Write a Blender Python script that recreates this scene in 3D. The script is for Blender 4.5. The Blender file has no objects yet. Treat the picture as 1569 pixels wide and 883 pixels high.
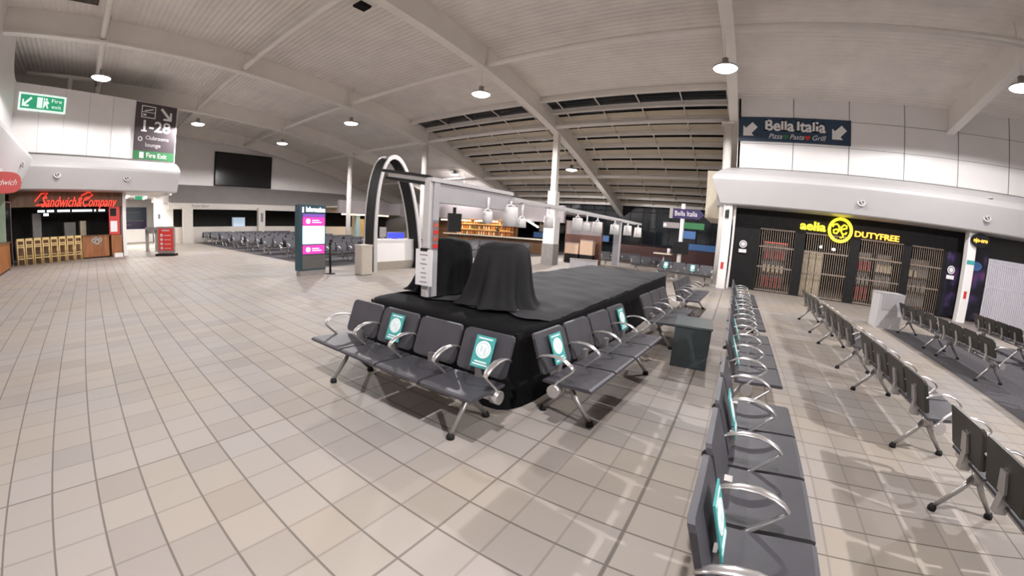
import bpy, math, random
from mathutils import Matrix, Vector
random.seed(7)
PI = math.pi
SC = bpy.context.scene
COL = SC.collection

# ------------------------------------------------------------------ camera
cd = bpy.data.cameras.new('camera')
cam = bpy.data.objects.new('camera', cd)
COL.objects.link(cam)
SC.camera = cam
cd.type = 'PANO'
cd.panorama_type = 'FISHEYE_LENS_POLYNOMIAL'
cd.sensor_width = 36
cd.sensor_fit = 'HORIZONTAL'
F0, K2, K3 = 0.57815058, -0.33297, 0.15722
kk = 1.569 / 36
cd.fisheye_fov = PI
cd.fisheye_polynomial_k0 = 0
cd.fisheye_polynomial_k1 = -kk / F0
cd.fisheye_polynomial_k2 = 0
cd.fisheye_polynomial_k3 = -K2 * kk ** 3 / F0
cd.fisheye_polynomial_k4 = -K3 * kk ** 4 / F0
cd.clip_end = 300
MR = ((0.54159243, 0.83451872, 0.10127261), (-0.83863987, 0.52806004, 0.13355063), (0.05797248, -0.15726126, 0.98585399))
cam.matrix_world = Matrix(((MR[0][0], MR[0][2], -MR[0][1], 0), (MR[1][0], MR[1][2], -MR[1][1], 0),
                           (MR[2][0], MR[2][2], -MR[2][1], 1.6663), (0, 0, 0, 1)))

# ------------------------------------------------------------------ world, exposure
w = bpy.data.worlds.new('night')
SC.world = w
w.use_nodes = True
w.node_tree.nodes['Background'].inputs[0].default_value = (0.03, 0.045, 0.07, 1)
w.node_tree.nodes['Background'].inputs[1].default_value = 0.06
SC.view_settings.view_transform = 'Standard'
SC.view_settings.look = 'None'
SC.view_settings.gamma = 1
SC.view_settings.use_curve_mapping = False
SC.view_settings.exposure = 0.40
LAMP_W = 1900
CANOPY_W = 14
SC.cycles.max_bounces = 8
SC.cycles.diffuse_bounces = 5
SC.cycles.sample_clamp_indirect = 4

# ------------------------------------------------------------------ materials
def base_mat(name):
    m = bpy.data.materials.new(name)
    m.use_nodes = True
    return m, m.node_tree, m.node_tree.nodes['Principled BSDF']

def mat(name, c, rough=0.6, metal=0.0, var=0.06, scale=6.0, bump=0.0, bscale=60.0, spec=0.5, sheen=0.0):
    m, nt, b = base_mat(name)
    b.inputs['Roughness'].default_value = rough
    b.inputs['Metallic'].default_value = metal
    b.inputs['Specular IOR Level'].default_value = spec
    tc = nt.nodes.new('ShaderNodeTexCoord')
    n = nt.nodes.new('ShaderNodeTexNoise')
    n.inputs['Scale'].default_value = scale
    n.inputs['Detail'].default_value = 3
    nt.links.new(tc.outputs['Object'], n.inputs['Vector'])
    r = nt.nodes.new('ShaderNodeValToRGB')
    r.color_ramp.elements[0].position = 0.3
    r.color_ramp.elements[1].position = 0.7
    lo = [max(0, x * (1 - var)) for x in c]
    hi = [min(1, x * (1 + var)) for x in c]
    r.color_ramp.elements[0].color = (*lo, 1)
    r.color_ramp.elements[1].color = (*hi, 1)
    nt.links.new(n.outputs['Fac'], r.inputs['Fac'])
    nt.links.new(r.outputs['Color'], b.inputs['Base Color'])
    if sheen:
        b.inputs['Sheen Weight'].default_value = sheen
    if bump:
        n2 = nt.nodes.new('ShaderNodeTexNoise')
        n2.inputs['Scale'].default_value = bscale
        nt.links.new(tc.outputs['Object'], n2.inputs['Vector'])
        bp = nt.nodes.new('ShaderNodeBump')
        bp.inputs['Strength'].default_value = bump
        bp.inputs['Distance'].default_value = 0.01
        nt.links.new(n2.outputs['Fac'], bp.inputs['Height'])
        nt.links.new(bp.outputs['Normal'], b.inputs['Normal'])
    return m

def emit(name, c, s):
    m, nt, b = base_mat(name)
    b.inputs['Base Color'].default_value = (*c, 1)
    b.inputs['Emission Color'].default_value = (*c, 1)
    b.inputs['Emission Strength'].default_value = s
    b.inputs['Roughness'].default_value = 0.5
    return m

def tile_mat():
    m, nt, b = base_mat('beige floor tiles')
    N = nt.nodes.new
    L = nt.links.new
    tc = N('ShaderNodeTexCoord')
    sp = N('ShaderNodeSeparateXYZ')
    L(tc.outputs['Object'], sp.inputs[0])
    def math_(op, a, bv=None):
        n = N('ShaderNodeMath')
        n.operation = op
        for i, v in enumerate((a, bv)):
            if v is None:
                continue
            if isinstance(v, (int, float)):
                n.inputs[i].default_value = v
            else:
                L(v, n.inputs[i])
        return n.outputs[0]
    gx = math_('DIVIDE', math_('SUBTRACT', sp.outputs[0], 0.0304), 0.3)
    gy = math_('DIVIDE', math_('ADD', sp.outputs[1], 0.0132), 0.3)
    fx, fy = math_('FRACT', gx), math_('FRACT', gy)
    ex = math_('MINIMUM', fx, math_('SUBTRACT', 1.0, fx))
    ey = math_('MINIMUM', fy, math_('SUBTRACT', 1.0, fy))
    def band(e, wd):
        mr = N('ShaderNodeMapRange')
        mr.inputs['From Min'].default_value = wd * 0.5
        mr.inputs['From Max'].default_value = wd
        mr.inputs['To Min'].default_value = 1
        mr.inputs['To Max'].default_value = 0
        L(e, mr.inputs['Value'])
        return mr.outputs[0]
    cell = N('ShaderNodeCombineXYZ')
    L(math_('FLOOR', gx), cell.inputs[0])
    L(math_('FLOOR', gy), cell.inputs[1])
    wn = N('ShaderNodeTexWhiteNoise')
    wn.noise_dimensions = '2D'
    L(cell.outputs[0], wn.inputs['Vector'])
    big = N('ShaderNodeTexNoise')
    big.inputs['Scale'].default_value = 0.21
    big.inputs['Detail'].default_value = 2
    L(cell.outputs[0], big.inputs['Vector'])
    # tiles: pinkish grey to beige in batches, a few darker ones
    r1 = N('ShaderNodeValToRGB')
    r1.color_ramp.elements[0].position = 0.40
    r1.color_ramp.elements[0].color = (0.315, 0.285, 0.268, 1)
    r1.color_ramp.elements[1].position = 0.60
    r1.color_ramp.elements[1].color = (0.325, 0.282, 0.242, 1)
    L(big.outputs['Fac'], r1.inputs['Fac'])
    r2 = N('ShaderNodeValToRGB')
    e = r2.color_ramp.elements
    e[0].position = 0.0
    e[0].color = (0.89, 0.885, 0.89, 1)
    e[1].position = 1.0
    e[1].color = (1.03, 1.03, 1.03, 1)
    k = e.new(0.12)
    k.color = (0.90, 0.895, 0.90, 1)
    k = e.new(0.2)
    k.color = (0.975, 0.975, 0.97, 1)
    L(wn.outputs['Value'], r2.inputs['Fac'])
    mx = N('ShaderNodeMix')
    mx.data_type = 'RGBA'
    mx.blend_type = 'MULTIPLY'
    mx.inputs['Factor'].default_value = 1
    L(r1.outputs['Color'], mx.inputs['A'])
    L(r2.outputs['Color'], mx.inputs['B'])
    fine = N('ShaderNodeTexNoise')
    fine.inputs['Scale'].default_value = 25
    fine.inputs['Detail'].default_value = 4
    L(tc.outputs['Object'], fine.inputs['Vector'])
    # grout: lines of constant x are darker than lines of constant y
    ga, gb = math_('MULTIPLY', band(ex, 0.030), 0.72), math_('MULTIPLY', band(ey, 0.034), 0.30)
    # a darker wide joint every so often along y, and the expansion joint beside the seats
    row = math_('FLOOR', math_('ADD', gy, 0.5))
    md = math_('MODULO', math_('ADD', row, 1005.0), 6.0)
    strong = math_('LESS_THAN', math_('ABSOLUTE', math_('SUBTRACT', md, 1.0)), 0.5)
    gb2 = math_('MULTIPLY', math_('MULTIPLY', band(ey, 0.034), strong), 0.62)
    jd = math_('ABSOLUTE', math_('SUBTRACT', sp.outputs[1], 0.29))
    jn = N('ShaderNodeMapRange')
    jn.inputs['From Min'].default_value = 0.008
    jn.inputs['From Max'].default_value = 0.016
    jn.inputs['To Min'].default_value = 0.75
    jn.inputs['To Max'].default_value = 0
    L(jd, jn.inputs['Value'])
    g = math_('MAXIMUM', math_('MAXIMUM', ga, gb), math_('MAXIMUM', gb2, jn.outputs[0]))
    m2 = N('ShaderNodeMix')
    m2.data_type = 'RGBA'
    L(g, m2.inputs['Factor'])
    L(mx.outputs['Result'], m2.inputs['A'])
    m2.inputs['B'].default_value = (0.075, 0.062, 0.052, 1)
    L(m2.outputs['Result'], b.inputs['Base Color'])
    rr = N('ShaderNodeMapRange')
    rr.inputs['To Min'].default_value = 0.48
    rr.inputs['To Max'].default_value = 0.62
    L(fine.outputs['Fac'], rr.inputs['Value'])
    L(rr.outputs[0], b.inputs['Roughness'])
    b.inputs['Specular IOR Level'].default_value = 0.25
    bp = N('ShaderNodeBump')
    bp.inputs['Strength'].default_value = 0.25
    bp.inputs['Distance'].default_value = 0.004
    L(math_('SUBTRACT', 1.0, g), bp.inputs['Height'])
    L(bp.outputs['Normal'], b.inputs['Normal'])
    return m

def deck_mat(name, c):
    # ribbed metal roof deck, ribs run along y
    m, nt, b = base_mat(name)
    tc = nt.nodes.new('ShaderNodeTexCoord')
    wv = nt.nodes.new('ShaderNodeTexWave')
    wv.bands_direction = 'X'
    wv.inputs['Scale'].default_value = 1.6
    wv.inputs['Distortion'].default_value = 0
    nt.links.new(tc.outputs['Object'], wv.inputs['Vector'])
    n = nt.nodes.new('ShaderNodeTexNoise')
    n.inputs['Scale'].default_value = 1.2
    n.inputs['Detail'].default_value = 5
    nt.links.new(tc.outputs['Object'], n.inputs['Vector'])
    r = nt.nodes.new('ShaderNodeValToRGB')
    r.color_ramp.elements[0].position = 0.3
    r.color_ramp.elements[0].color = (*[x * 0.92 for x in c], 1)
    r.color_ramp.elements[1].position = 0.7
    r.color_ramp.elements[1].color = (*[x * 1.05 for x in c], 1)
    nt.links.new(n.outputs['Fac'], r.inputs['Fac'])
    nt.links.new(r.outputs['Color'], b.inputs['Base Color'])
    bp = nt.nodes.new('ShaderNodeBump')
    bp.inputs['Strength'].default_value = 0.5
    bp.inputs['Distance'].default_value = 0.05
    nt.links.new(wv.outputs['Fac'], bp.inputs['Height'])
    nt.links.new(bp.outputs['Normal'], b.inputs['Normal'])
    b.inputs['Roughness'].default_value = 0.7
    return m

def wood_mat(name, a, c2, scale=2.0, rough=0.45):
    m, nt, b = base_mat(name)
    tc = nt.nodes.new('ShaderNodeTexCoord')
    mp = nt.nodes.new('ShaderNodeMapping')
    mp.inputs['Scale'].default_value = (1, 1, 0.15)
    n = nt.nodes.new('ShaderNodeTexNoise')
    n.inputs['Scale'].default_value = scale * 4
    n.inputs['Detail'].default_value = 5
    nt.links.new(tc.outputs['Object'], mp.inputs['Vector'])
    nt.links.new(mp.outputs[0], n.inputs['Vector'])
    r = nt.nodes.new('ShaderNodeValToRGB')
    r.color_ramp.elements[0].position = 0.35
    r.color_ramp.elements[0].color = (*a, 1)
    r.color_ramp.elements[1].position = 0.65
    r.color_ramp.elements[1].color = (*c2, 1)
    nt.links.new(n.outputs['Fac'], r.inputs['Fac'])
    nt.links.new(r.outputs['Color'], b.inputs['Base Color'])
    b.inputs['Roughness'].default_value = rough
    return m

def poster_mat(name, cols, scale=3.0):
    # blurred colour fields of a printed graphic
    m, nt, b = base_mat(name)
    tc = nt.nodes.new('ShaderNodeTexCoord')
    n = nt.nodes.new('ShaderNodeTexNoise')
    n.inputs['Scale'].default_value = scale
    n.inputs['Detail'].default_value = 1.5
    nt.links.new(tc.outputs['Object'], n.inputs['Vector'])
    r = nt.nodes.new('ShaderNodeValToRGB')
    els = r.color_ramp.elements
    for i, (p_, c) in enumerate(cols):
        e = els[i] if i < 2 else els.new(p_)
        e.position = p_
        e.color = (*c, 1)
    nt.links.new(n.outputs['Fac'], r.inputs['Fac'])
    nt.links.new(r.outputs['Color'], b.inputs['Base Color'])
    b.inputs['Roughness'].default_value = 0.3
    return m

def glass_mat(name, c, alpha_rough=0.05):
    m, nt, b = base_mat(name)
    b.inputs['Base Color'].default_value = (*c, 1)
    b.inputs['Roughness'].default_value = alpha_rough
    b.inputs['Transmission Weight'].default_value = 0.6
    b.inputs['IOR'].default_value = 1.45
    return m

M = {}
M['tile'] = tile_mat()
M['carpet'] = mat('grey carpet', (0.075, 0.07, 0.078), 0.95, var=0.35, scale=40, bump=0.4, bscale=300)
M['deck'] = deck_mat('cream roof deck', (0.80, 0.755, 0.71))
M['steel'] = mat('cream painted steel', (0.80, 0.76, 0.715), 0.5, var=0.03, scale=1.5)
M['white'] = mat('white wall panel', (0.80, 0.775, 0.765), 0.4, var=0.03, scale=0.8)
M['plaster'] = mat('off white plaster', (0.78, 0.745, 0.73), 0.7, var=0.03, scale=0.9)
M['canopy'] = mat('white canopy shell', (0.50, 0.485, 0.49), 0.34, var=0.02, scale=0.7)
M['seam'] = mat('dark panel joint', (0.16, 0.15, 0.14), 0.7)
M['paleseam'] = mat('pale panel joint', (0.42, 0.40, 0.39), 0.7)
M['fascia'] = mat('cream grey fascia', (0.50, 0.46, 0.42), 0.7, var=0.04)
M['cream'] = mat('pale cream wall', (0.62, 0.55, 0.44), 0.7, var=0.04)
M['mauve'] = mat('mauve grey bulkhead', (0.28, 0.245, 0.25), 0.7, var=0.06, scale=1)
M['awning'] = mat('grey awning cladding', (0.20, 0.185, 0.18), 0.75, var=0.06, scale=1)
M['black'] = mat('matt black', (0.012, 0.011, 0.012), 0.6, var=0.2, spec=0.2)
M['glossblack'] = mat('gloss black', (0.010, 0.010, 0.011), 0.22, var=0.1)
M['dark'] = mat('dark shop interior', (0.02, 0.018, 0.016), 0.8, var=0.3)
M['cloth'] = mat('black cloth', (0.006, 0.006, 0.007), 0.85, var=0.25, scale=3, bump=0.5, bscale=9, spec=0.12)
M['cover'] = mat('charcoal dust sheet', (0.026, 0.026, 0.030), 0.85, var=0.3, scale=1.8, bump=0.6, bscale=4, spec=0.2, sheen=0.05)
M['drape'] = mat('black draped sheet', (0.011, 0.011, 0.0125), 0.75, var=0.25, scale=3, bump=0.5, bscale=9, spec=0.25)
M['vinyl'] = mat('charcoal seat vinyl', (0.046, 0.044, 0.053), 0.5, var=0.1, scale=5, bump=0.06, bscale=200)
M['vinyldark'] = mat('black brown seat shell', (0.020, 0.018, 0.015), 0.4, var=0.2, scale=5)
M['chrome'] = mat('polished aluminium', (0.62, 0.60, 0.60), 0.28, 0.85, var=0.05)
M['alu'] = mat('satin aluminium', (0.42, 0.40, 0.39), 0.38, 0.8, var=0.05)
M['teal'] = mat('teal notice card', (0.06, 0.34, 0.33), 0.35, var=0.06)
M['noticewhite'] = mat('notice white', (0.80, 0.88, 0.90), 0.35, var=0.03)
M['noticegrey'] = mat('notice pale grey', (0.60, 0.70, 0.72), 0.35, var=0.03)
M['greybox'] = mat('slate grey laminate', (0.032, 0.042, 0.046), 0.5, var=0.1)
M['greyboxtop'] = mat('slate grey top', (0.07, 0.085, 0.09), 0.35, var=0.08)
M['postgrey'] = mat('pale grey frame', (0.36, 0.345, 0.36), 0.5, var=0.04)
M['postlight'] = mat('light grey frame', (0.47, 0.45, 0.45), 0.45, var=0.04)
M['paper'] = mat('white paper', (0.78, 0.76, 0.78), 0.6, var=0.03)
M['ink'] = mat('grey print', (0.16, 0.15, 0.17), 0.7)
M['red'] = mat('red print', (0.55, 0.035, 0.03), 0.4, var=0.05)
M['rednote'] = mat('red brown notice', (0.42, 0.10, 0.06), 0.5, var=0.2, scale=30)
M['orange'] = mat('orange print', (0.62, 0.20, 0.04), 0.5)
M['beige'] = mat('beige laminate', (0.46, 0.41, 0.35), 0.5, var=0.04)
M['wood'] = wood_mat('orange brown wood', (0.22, 0.075, 0.022), (0.33, 0.125, 0.04))
M['darkwood'] = wood_mat('brown wood panel', (0.11, 0.05, 0.02), (0.18, 0.085, 0.035))
M['pine'] = wood_mat('pale varnished wood', (0.55, 0.38, 0.14), (0.70, 0.52, 0.24))
M['brown'] = mat('red brown partition', (0.13, 0.055, 0.04), 0.6, var=0.15)
M['maroon'] = mat('dark maroon wall', (0.045, 0.014, 0.012), 0.7, var=0.2)
M['peach'] = mat('peach laminate', (0.60, 0.42, 0.30), 0.5, var=0.05)
M['navy'] = mat('navy sign', (0.018, 0.045, 0.085), 0.35, var=0.05)
M['purple'] = mat('purple navy sign', (0.03, 0.02, 0.09), 0.35, var=0.05)
M['signgrey'] = mat('brown grey sign', (0.062, 0.048, 0.055), 0.4, var=0.05)
M['green'] = mat('green sign', (0.03, 0.16, 0.055), 0.4, var=0.05)
M['exitgreen'] = emit('lit exit sign green', (0.03, 0.32, 0.16), 0.55)
M['exitwhite'] = emit('lit exit sign white', (0.75, 0.9, 0.85), 0.6)
M['signwhite'] = mat('white lettering', (0.82, 0.80, 0.80), 0.5, var=0.02)
M['signpale'] = mat('grey lettering', (0.50, 0.47, 0.48), 0.5, var=0.02)
M['teal_body'] = mat('dark teal casing', (0.018, 0.055, 0.075), 0.35, var=0.06)
M['kioskfoot'] = mat('kiosk grey foot', (0.10, 0.095, 0.09), 0.4, var=0.05)
M['screen_blue'] = emit('lit pale blue screen', (0.55, 0.88, 1.0), 1.5)
M['screen_pink'] = emit('lit pink screen', (0.85, 0.03, 0.28), 0.9)
M['screen_purple'] = emit('lit purple screen', (0.13, 0.05, 0.30), 0.8)
M['lit_white'] = emit('lit white lettering', (0.9, 0.97, 1.0), 1.6)
M['blue_led'] = emit('lit blue screen', (0.02, 0.03, 1.0), 1.6)
M['neon_red'] = emit('red neon', (1.0, 0.055, 0.03), 1.1)
M['neon_yellow'] = emit('yellow neon', (1.0, 0.84, 0.03), 1.5)
M['neon_amber'] = emit('amber neon', (1.0, 0.50, 0.06), 1.3)
M['lamp'] = emit('lit lamp diffuser', (1.0, 0.96, 0.98), 14)
M['tube'] = emit('lit fluorescent tube', (1.0, 0.96, 0.86), 6)
M['warm'] = emit('lit warm strip', (1.0, 0.72, 0.42), 4)
M['warmdim'] = emit('lit shelf glow', (1.0, 0.62, 0.28), 0.7)
M['cool'] = emit('lit menu screen', (0.75, 0.85, 0.9), 1.3)
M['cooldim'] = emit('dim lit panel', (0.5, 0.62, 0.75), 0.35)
M['reddim'] = emit('lit red display', (0.9, 0.06, 0.05), 0.7)
M['bluewin'] = emit('lit blue screen far', (0.04, 0.10, 0.24), 0.35)
M['glass'] = mat('dark night glass', (0.008, 0.012, 0.016), 0.08, var=0.3, scale=0.4)
M['grille'] = mat('dark brown grille', (0.08, 0.065, 0.055), 0.7, var=0.3, scale=60)
M['shutter'] = mat('bronze shutter lattice', (0.24, 0.19, 0.155), 0.45, 0.3, var=0.1)
M['whiteshutter'] = mat('white shutter slats', (0.60, 0.58, 0.64), 0.45, var=0.03)
M['poster'] = poster_mat('purple night graphic', [(0.3, (0.006, 0.006, 0.010)), (0.75, (0.20, 0.03, 0.16)), (0.52, (0.012, 0.010, 0.022)), (0.62, (0.05, 0.03, 0.10))], 1.6)
M['bottle_amber'] = mat('amber glass', (0.42, 0.17, 0.05), 0.15, var=0.2)
M['bottle_green'] = mat('green glass', (0.06, 0.12, 0.04), 0.15, var=0.2)
M['bottle_clear'] = mat('pale glass', (0.62, 0.52, 0.42), 0.15, var=0.2)
M['pkg_red'] = mat('red packaging', (0.34, 0.035, 0.035), 0.4, var=0.2)
M['pkg_cream'] = mat('cream packaging', (0.62, 0.53, 0.38), 0.4, var=0.1)
M['pkg_grey'] = mat('grey packaging', (0.25, 0.23, 0.22), 0.4, var=0.1)
M['sage'] = mat('sage green glass panel', (0.26, 0.33, 0.24), 0.3, var=0.05)
M['palebluepost'] = mat('pale blue post', (0.30, 0.42, 0.46), 0.5, var=0.05)
M['foliage'] = mat('dried green leaves', (0.16, 0.13, 0.05), 0.7, var=0.4, scale=20)

# ------------------------------------------------------------------ mesh helpers
class MB:
    def __init__(s, T=None):
        s.v, s.f, s.sm, s.mi = [], [], [], []
        s.T = T
        s.k = 0
    def _p(s, p):
        return tuple(s.T @ Vector(p)) if s.T is not None else tuple(p)
    def add(s, vs, fs, smooth=False):
        b = len(s.v)
        s.v += [s._p(p) for p in vs]
        for f in fs:
            s.f.append(tuple(b + i for i in f))
            s.sm.append(smooth)
            s.mi.append(s.k)
        return s
    def box(s, x0, y0, z0, x1, y1, z1, bev=0.0):
        if bev:
            c = ((x0 + x1) / 2, (y0 + y1) / 2)
            hx, hy = abs(x1 - x0) / 2, abs(y1 - y0) / 2
            b = min(bev, hx * .9, hy * .9)
            ring = []
            for sx, sy, a0 in ((1, 1, 0), (-1, 1, 90), (-1, -1, 180), (1, -1, 270)):
                for a in (0, 45, 90):
                    r = math.radians(a0 + a)
                    ring.append((c[0] + sx * (hx - b) + b * math.cos(r), c[1] + sy * (hy - b) + b * math.sin(r)))
            return s.prism(ring, z0, z1)
        vs = [(x0, y0, z0), (x1, y0, z0), (x1, y1, z0), (x0, y1, z0), (x0, y0, z1), (x1, y0, z1), (x1, y1, z1), (x0, y1, z1)]
        return s.add(vs, [(0, 3, 2, 1), (4, 5, 6, 7), (0, 1, 5, 4), (1, 2, 6, 5), (2, 3, 7, 6), (3, 0, 4, 7)])
    def prism(s, ring, z0, z1, smooth=False):
        n = len(ring)
        vs = [(x, y, z0) for x, y in ring] + [(x, y, z1) for x, y in ring]
        fs = [tuple(range(n - 1, -1, -1)), tuple(range(n, 2 * n))]
        s.add(vs, fs)
        b = len(s.v) - 2 * n
        for i in range(n):
            s.f.append((b + i, b + (i + 1) % n, b + n + (i + 1) % n, b + n + i))
            s.sm.append(smooth)
            s.mi.append(s.k)
        return s
    def profx(s, prof, x0, x1, smooth=False):
        # profile of (y, z) extruded along x
        n = len(prof)
        vs = [(x0, y, z) for y, z in prof] + [(x1, y, z) for y, z in prof]
        s.add(vs, [tuple(range(n)), tuple(range(2 * n - 1, n - 1, -1))])
        b = len(s.v) - 2 * n
        for i in range(n):
            s.f.append((b + (i + 1) % n, b + i, b + n + i, b + n + (i + 1) % n))
            s.sm.append(smooth)
            s.mi.append(s.k)
        return s
    def slabz(s, ring_xz, y0, y1):
        # outline in x, z with thickness in y
        n = len(ring_xz)
        vs = [(x, y0, z) for x, z in ring_xz] + [(x, y1, z) for x, z in ring_xz]
        s.add(vs, [tuple(range(n)), tuple(range(2 * n - 1, n - 1, -1))])
        b = len(s.v) - 2 * n
        for i in range(n):
            s.f.append((b + (i + 1) % n, b + i, b + n + i, b + n + (i + 1) % n))
            s.sm.append(False)
            s.mi.append(s.k)
        return s
    def tube(s, pts, r, n=10, rx=None, closed=False, caps=True):
        # swept tube; rx lets the section be a flat strip (r thick, rx wide)
        P = [Vector(p) for p in pts]
        rings = []
        up = None
        for i, p in enumerate(P):
            a = P[i - 1] if (i > 0 or closed) else P[i]
            c = P[(i + 1) % len(P)] if (i < len(P) - 1 or closed) else P[i]
            t = (c - a).normalized()
            if up is None:
                up = Vector((1, 0, 0)) if abs(t.x) < 0.9 else Vector((0, 0, 1))
            side = (up - t * up.dot(t)).normalized()
            up = side
            o = t.cross(side)
            rr = r[i] if isinstance(r, (list, tuple)) else r
            wx = (rx[i] if isinstance(rx, (list, tuple)) else rx) if rx else rr
            rings.append([p + side * (wx * math.cos(2 * PI * k / n)) + o * (rr * math.sin(2 * PI * k / n)) for k in range(n)])
        vs = [tuple(q) for rg in rings for q in rg]
        fs = []
        m = len(rings)
        for i in range(m if closed else m - 1):
            for k in range(n):
                a, b_ = i * n, ((i + 1) % m) * n
                fs.append((a + k, a + (k + 1) % n, b_ + (k + 1) % n, b_ + k))
        s.add(vs, fs, True)
        if caps and not closed:
            b = len(s.v) - m * n
            s.f.append(tuple(b + k for k in range(n - 1, -1, -1)))
            s.f.append(tuple(b + (m - 1) * n + k for k in range(n)))
            s.sm += [False, False]
            s.mi += [s.k, s.k]
        return s
    def lathe(s, prof, n=24, c=(0, 0, 0)):
        vs, fs = [], []
        for r, z in prof:
            for k in range(n):
                a = 2 * PI * k / n
                vs.append((c[0] + r * math.cos(a), c[1] + r * math.sin(a), c[2] + z))
        for i in range(len(prof) - 1):
            for k in range(n):
                fs.append((i * n + k, i * n + (k + 1) % n, (i + 1) * n + (k + 1) % n, (i + 1) * n + k))
        return s.add(vs, fs, True)
    def disc_xz(s, x, y, z, r, t=0.002, n=28, rz=None):
        ring = [(x + r * math.cos(2 * PI * k / n), z + (rz or r) * math.sin(2 * PI * k / n)) for k in range(n)]
        return s.slabz(ring, y - t, y)
    def ring_xz(s, x, y, z, r0, r1, t=0.03, n=40):
        vs, fs = [], []
        for k in range(n):
            a = 2 * PI * k / n
            c, d = math.cos(a), math.sin(a)
            vs += [(x + r0 * c, y - t, z + r0 * d), (x + r1 * c, y - t, z + r1 * d), (x + r1 * c, y, z + r1 * d), (x + r0 * c, y, z + r0 * d)]
        for k in range(n):
            a, b = 4 * k, 4 * ((k + 1) % n)
            for i in range(4):
                fs.append((a + i, b + i, b + (i + 1) % 4, a + (i + 1) % 4))
        return s.add(vs, fs)
    def ball(s, c, r, n=16, m=10, sz=1.0):
        prof = [(r * math.sin(PI * i / m) + 1e-4, -r * sz * math.cos(PI * i / m)) for i in range(m + 1)]
        return s.lathe(prof, n, c)
    def mesh(s, name, mats):
        me = bpy.data.meshes.new(name)
        me.from_pydata(s.v, [], s.f)
        for m in (mats if isinstance(mats, (list, tuple)) else [mats]):
            me.materials.append(m)
        me.polygons.foreach_set('use_smooth', s.sm)
        me.polygons.foreach_set('material_index', s.mi)
        me.update()
        return me

def put(name, me, parent=None):
    o = bpy.data.objects.new(name, me)
    COL.objects.link(o)
    if parent is not None:
        o.parent = parent
    return o

def part(name, mb, m, parent=None, label=None):
    o = put(name, mb.mesh(name, m), parent)
    if label:
        o['label'] = label
    return o

def tag(o, label, cat, group=None):
    o['label'] = label
    o['category'] = cat
    if group:
        o['group'] = group
    return o

def thing(name, label, cat, loc=(0, 0, 0), ang=0.0, group=None):
    o = bpy.data.objects.new(name, None)
    o.empty_display_size = 0.1
    COL.objects.link(o)
    o.location = loc
    o.rotation_euler = (0, 0, math.radians(ang))
    return tag(o, label, cat, group)

def solo(name, mb, m, label, cat, loc=(0, 0, 0), ang=0.0, group=None):
    o = part(name, mb, m)
    o.location = loc
    o.rotation_euler = (0, 0, math.radians(ang))
    return tag(o, label, cat, group)

def struct(name, mb, m, parent=None):
    o = part(name, mb, m, parent)
    if parent is None:
        o['kind'] = 'structure'
    return o

def copy_tree(o, parent=None):
    c = o.copy()
    COL.objects.link(c)
    if parent is not None:
        c.parent = parent
    for ch in list(o.children):
        copy_tree(ch, c)
    return c

def frame(x, y, ang):
    return Matrix.Translation((x, y, 0)) @ Matrix.Rotation(math.radians(ang), 4, 'Z')

def text_mesh(body, size, extrude=0.004, shear=0.0, spacing=1.0, width=None, bold=0.0):
    cu = bpy.data.curves.new('lettering', 'FONT')
    cu.body = body
    cu.size = size
    cu.extrude = extrude
    cu.shear = shear
    cu.space_character = spacing
    cu.align_x = 'CENTER'
    cu.align_y = 'CENTER'
    cu.resolution_u = 3
    cu.offset = bold
    t = bpy.data.objects.new('lettering', cu)
    COL.objects.link(t)
    dg = bpy.context.evaluated_depsgraph_get()
    me = bpy.data.meshes.new_from_object(t.evaluated_get(dg))
    bpy.data.objects.remove(t)
    xs = [v.co.x for v in me.vertices]
    k = width / (max(xs) - min(xs)) if (width and xs) else 1.0
    # stand the letters up: text x -> x, text y -> z, facing -y
    me.transform(Matrix(((k, 0, 0, 0), (0, 0, -1, 0), (0, 1, 0, 0), (0, 0, 0, 1))))
    return me

def text(name, body, size, m, parent, x, y, z, **kw):
    me = text_mesh(body, size, **kw)
    me.materials.clear()
    me.materials.append(m)
    o = put(name, me, parent)
    o.location = (x, y, z)
    return o

# ------------------------------------------------------------------ lamps of the hall
LAMPS = [  # x, y, z of the diffuser, label
    (10.83, 0.50, 6.45, 'round white high bay lamp hanging in front of the corner column right of the glazing'),
    (10.69, 8.56, 6.45, 'round white high bay lamp hanging left of the glazed roof, mid ceiling'),
    (10.53, 16.44, 6.45, 'round white high bay lamp hanging above the black arch'),
    (10.30, 23.9, 6.42, 'round white high bay lamp hanging above the wide black screen'),
    (4.75, 22.0, 6.45, 'round white high bay lamp hanging beside the tall gate number sign'),
    (0.03, 16.69, 6.5, 'round white high bay lamp hanging over the dark gap at the upper left'),
    (10.9, -7.35, 6.45, 'round white high bay lamp at the right edge above the white panels'),
    (20.2, 9.20, 5.25, 'round white high bay lamp hanging below the glazed roof, right of the pale column'),
    (22.2, 19.9, 5.6, 'round white high bay lamp hanging far off above the lit bar'),
    (0.0, 0.4, 6.45, 'round white high bay lamp hanging above the nearest bench, out of the picture'),
    (0.0, 8.5, 6.45, 'round white high bay lamp hanging above the open floor, out of the picture'),
    (0.0, -7.7, 6.45, 'round white high bay lamp hanging over the lower right seats, out of the picture'),
]
DIM = {(0, 8): 0.15, (0, 17): 0.62, (5, 22): 0.75, (10, 24): 0.8, (0, 0): 0.78, (0, -8): 2.3, (11, -7): 0.75, (11, 0): 0.78}
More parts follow.
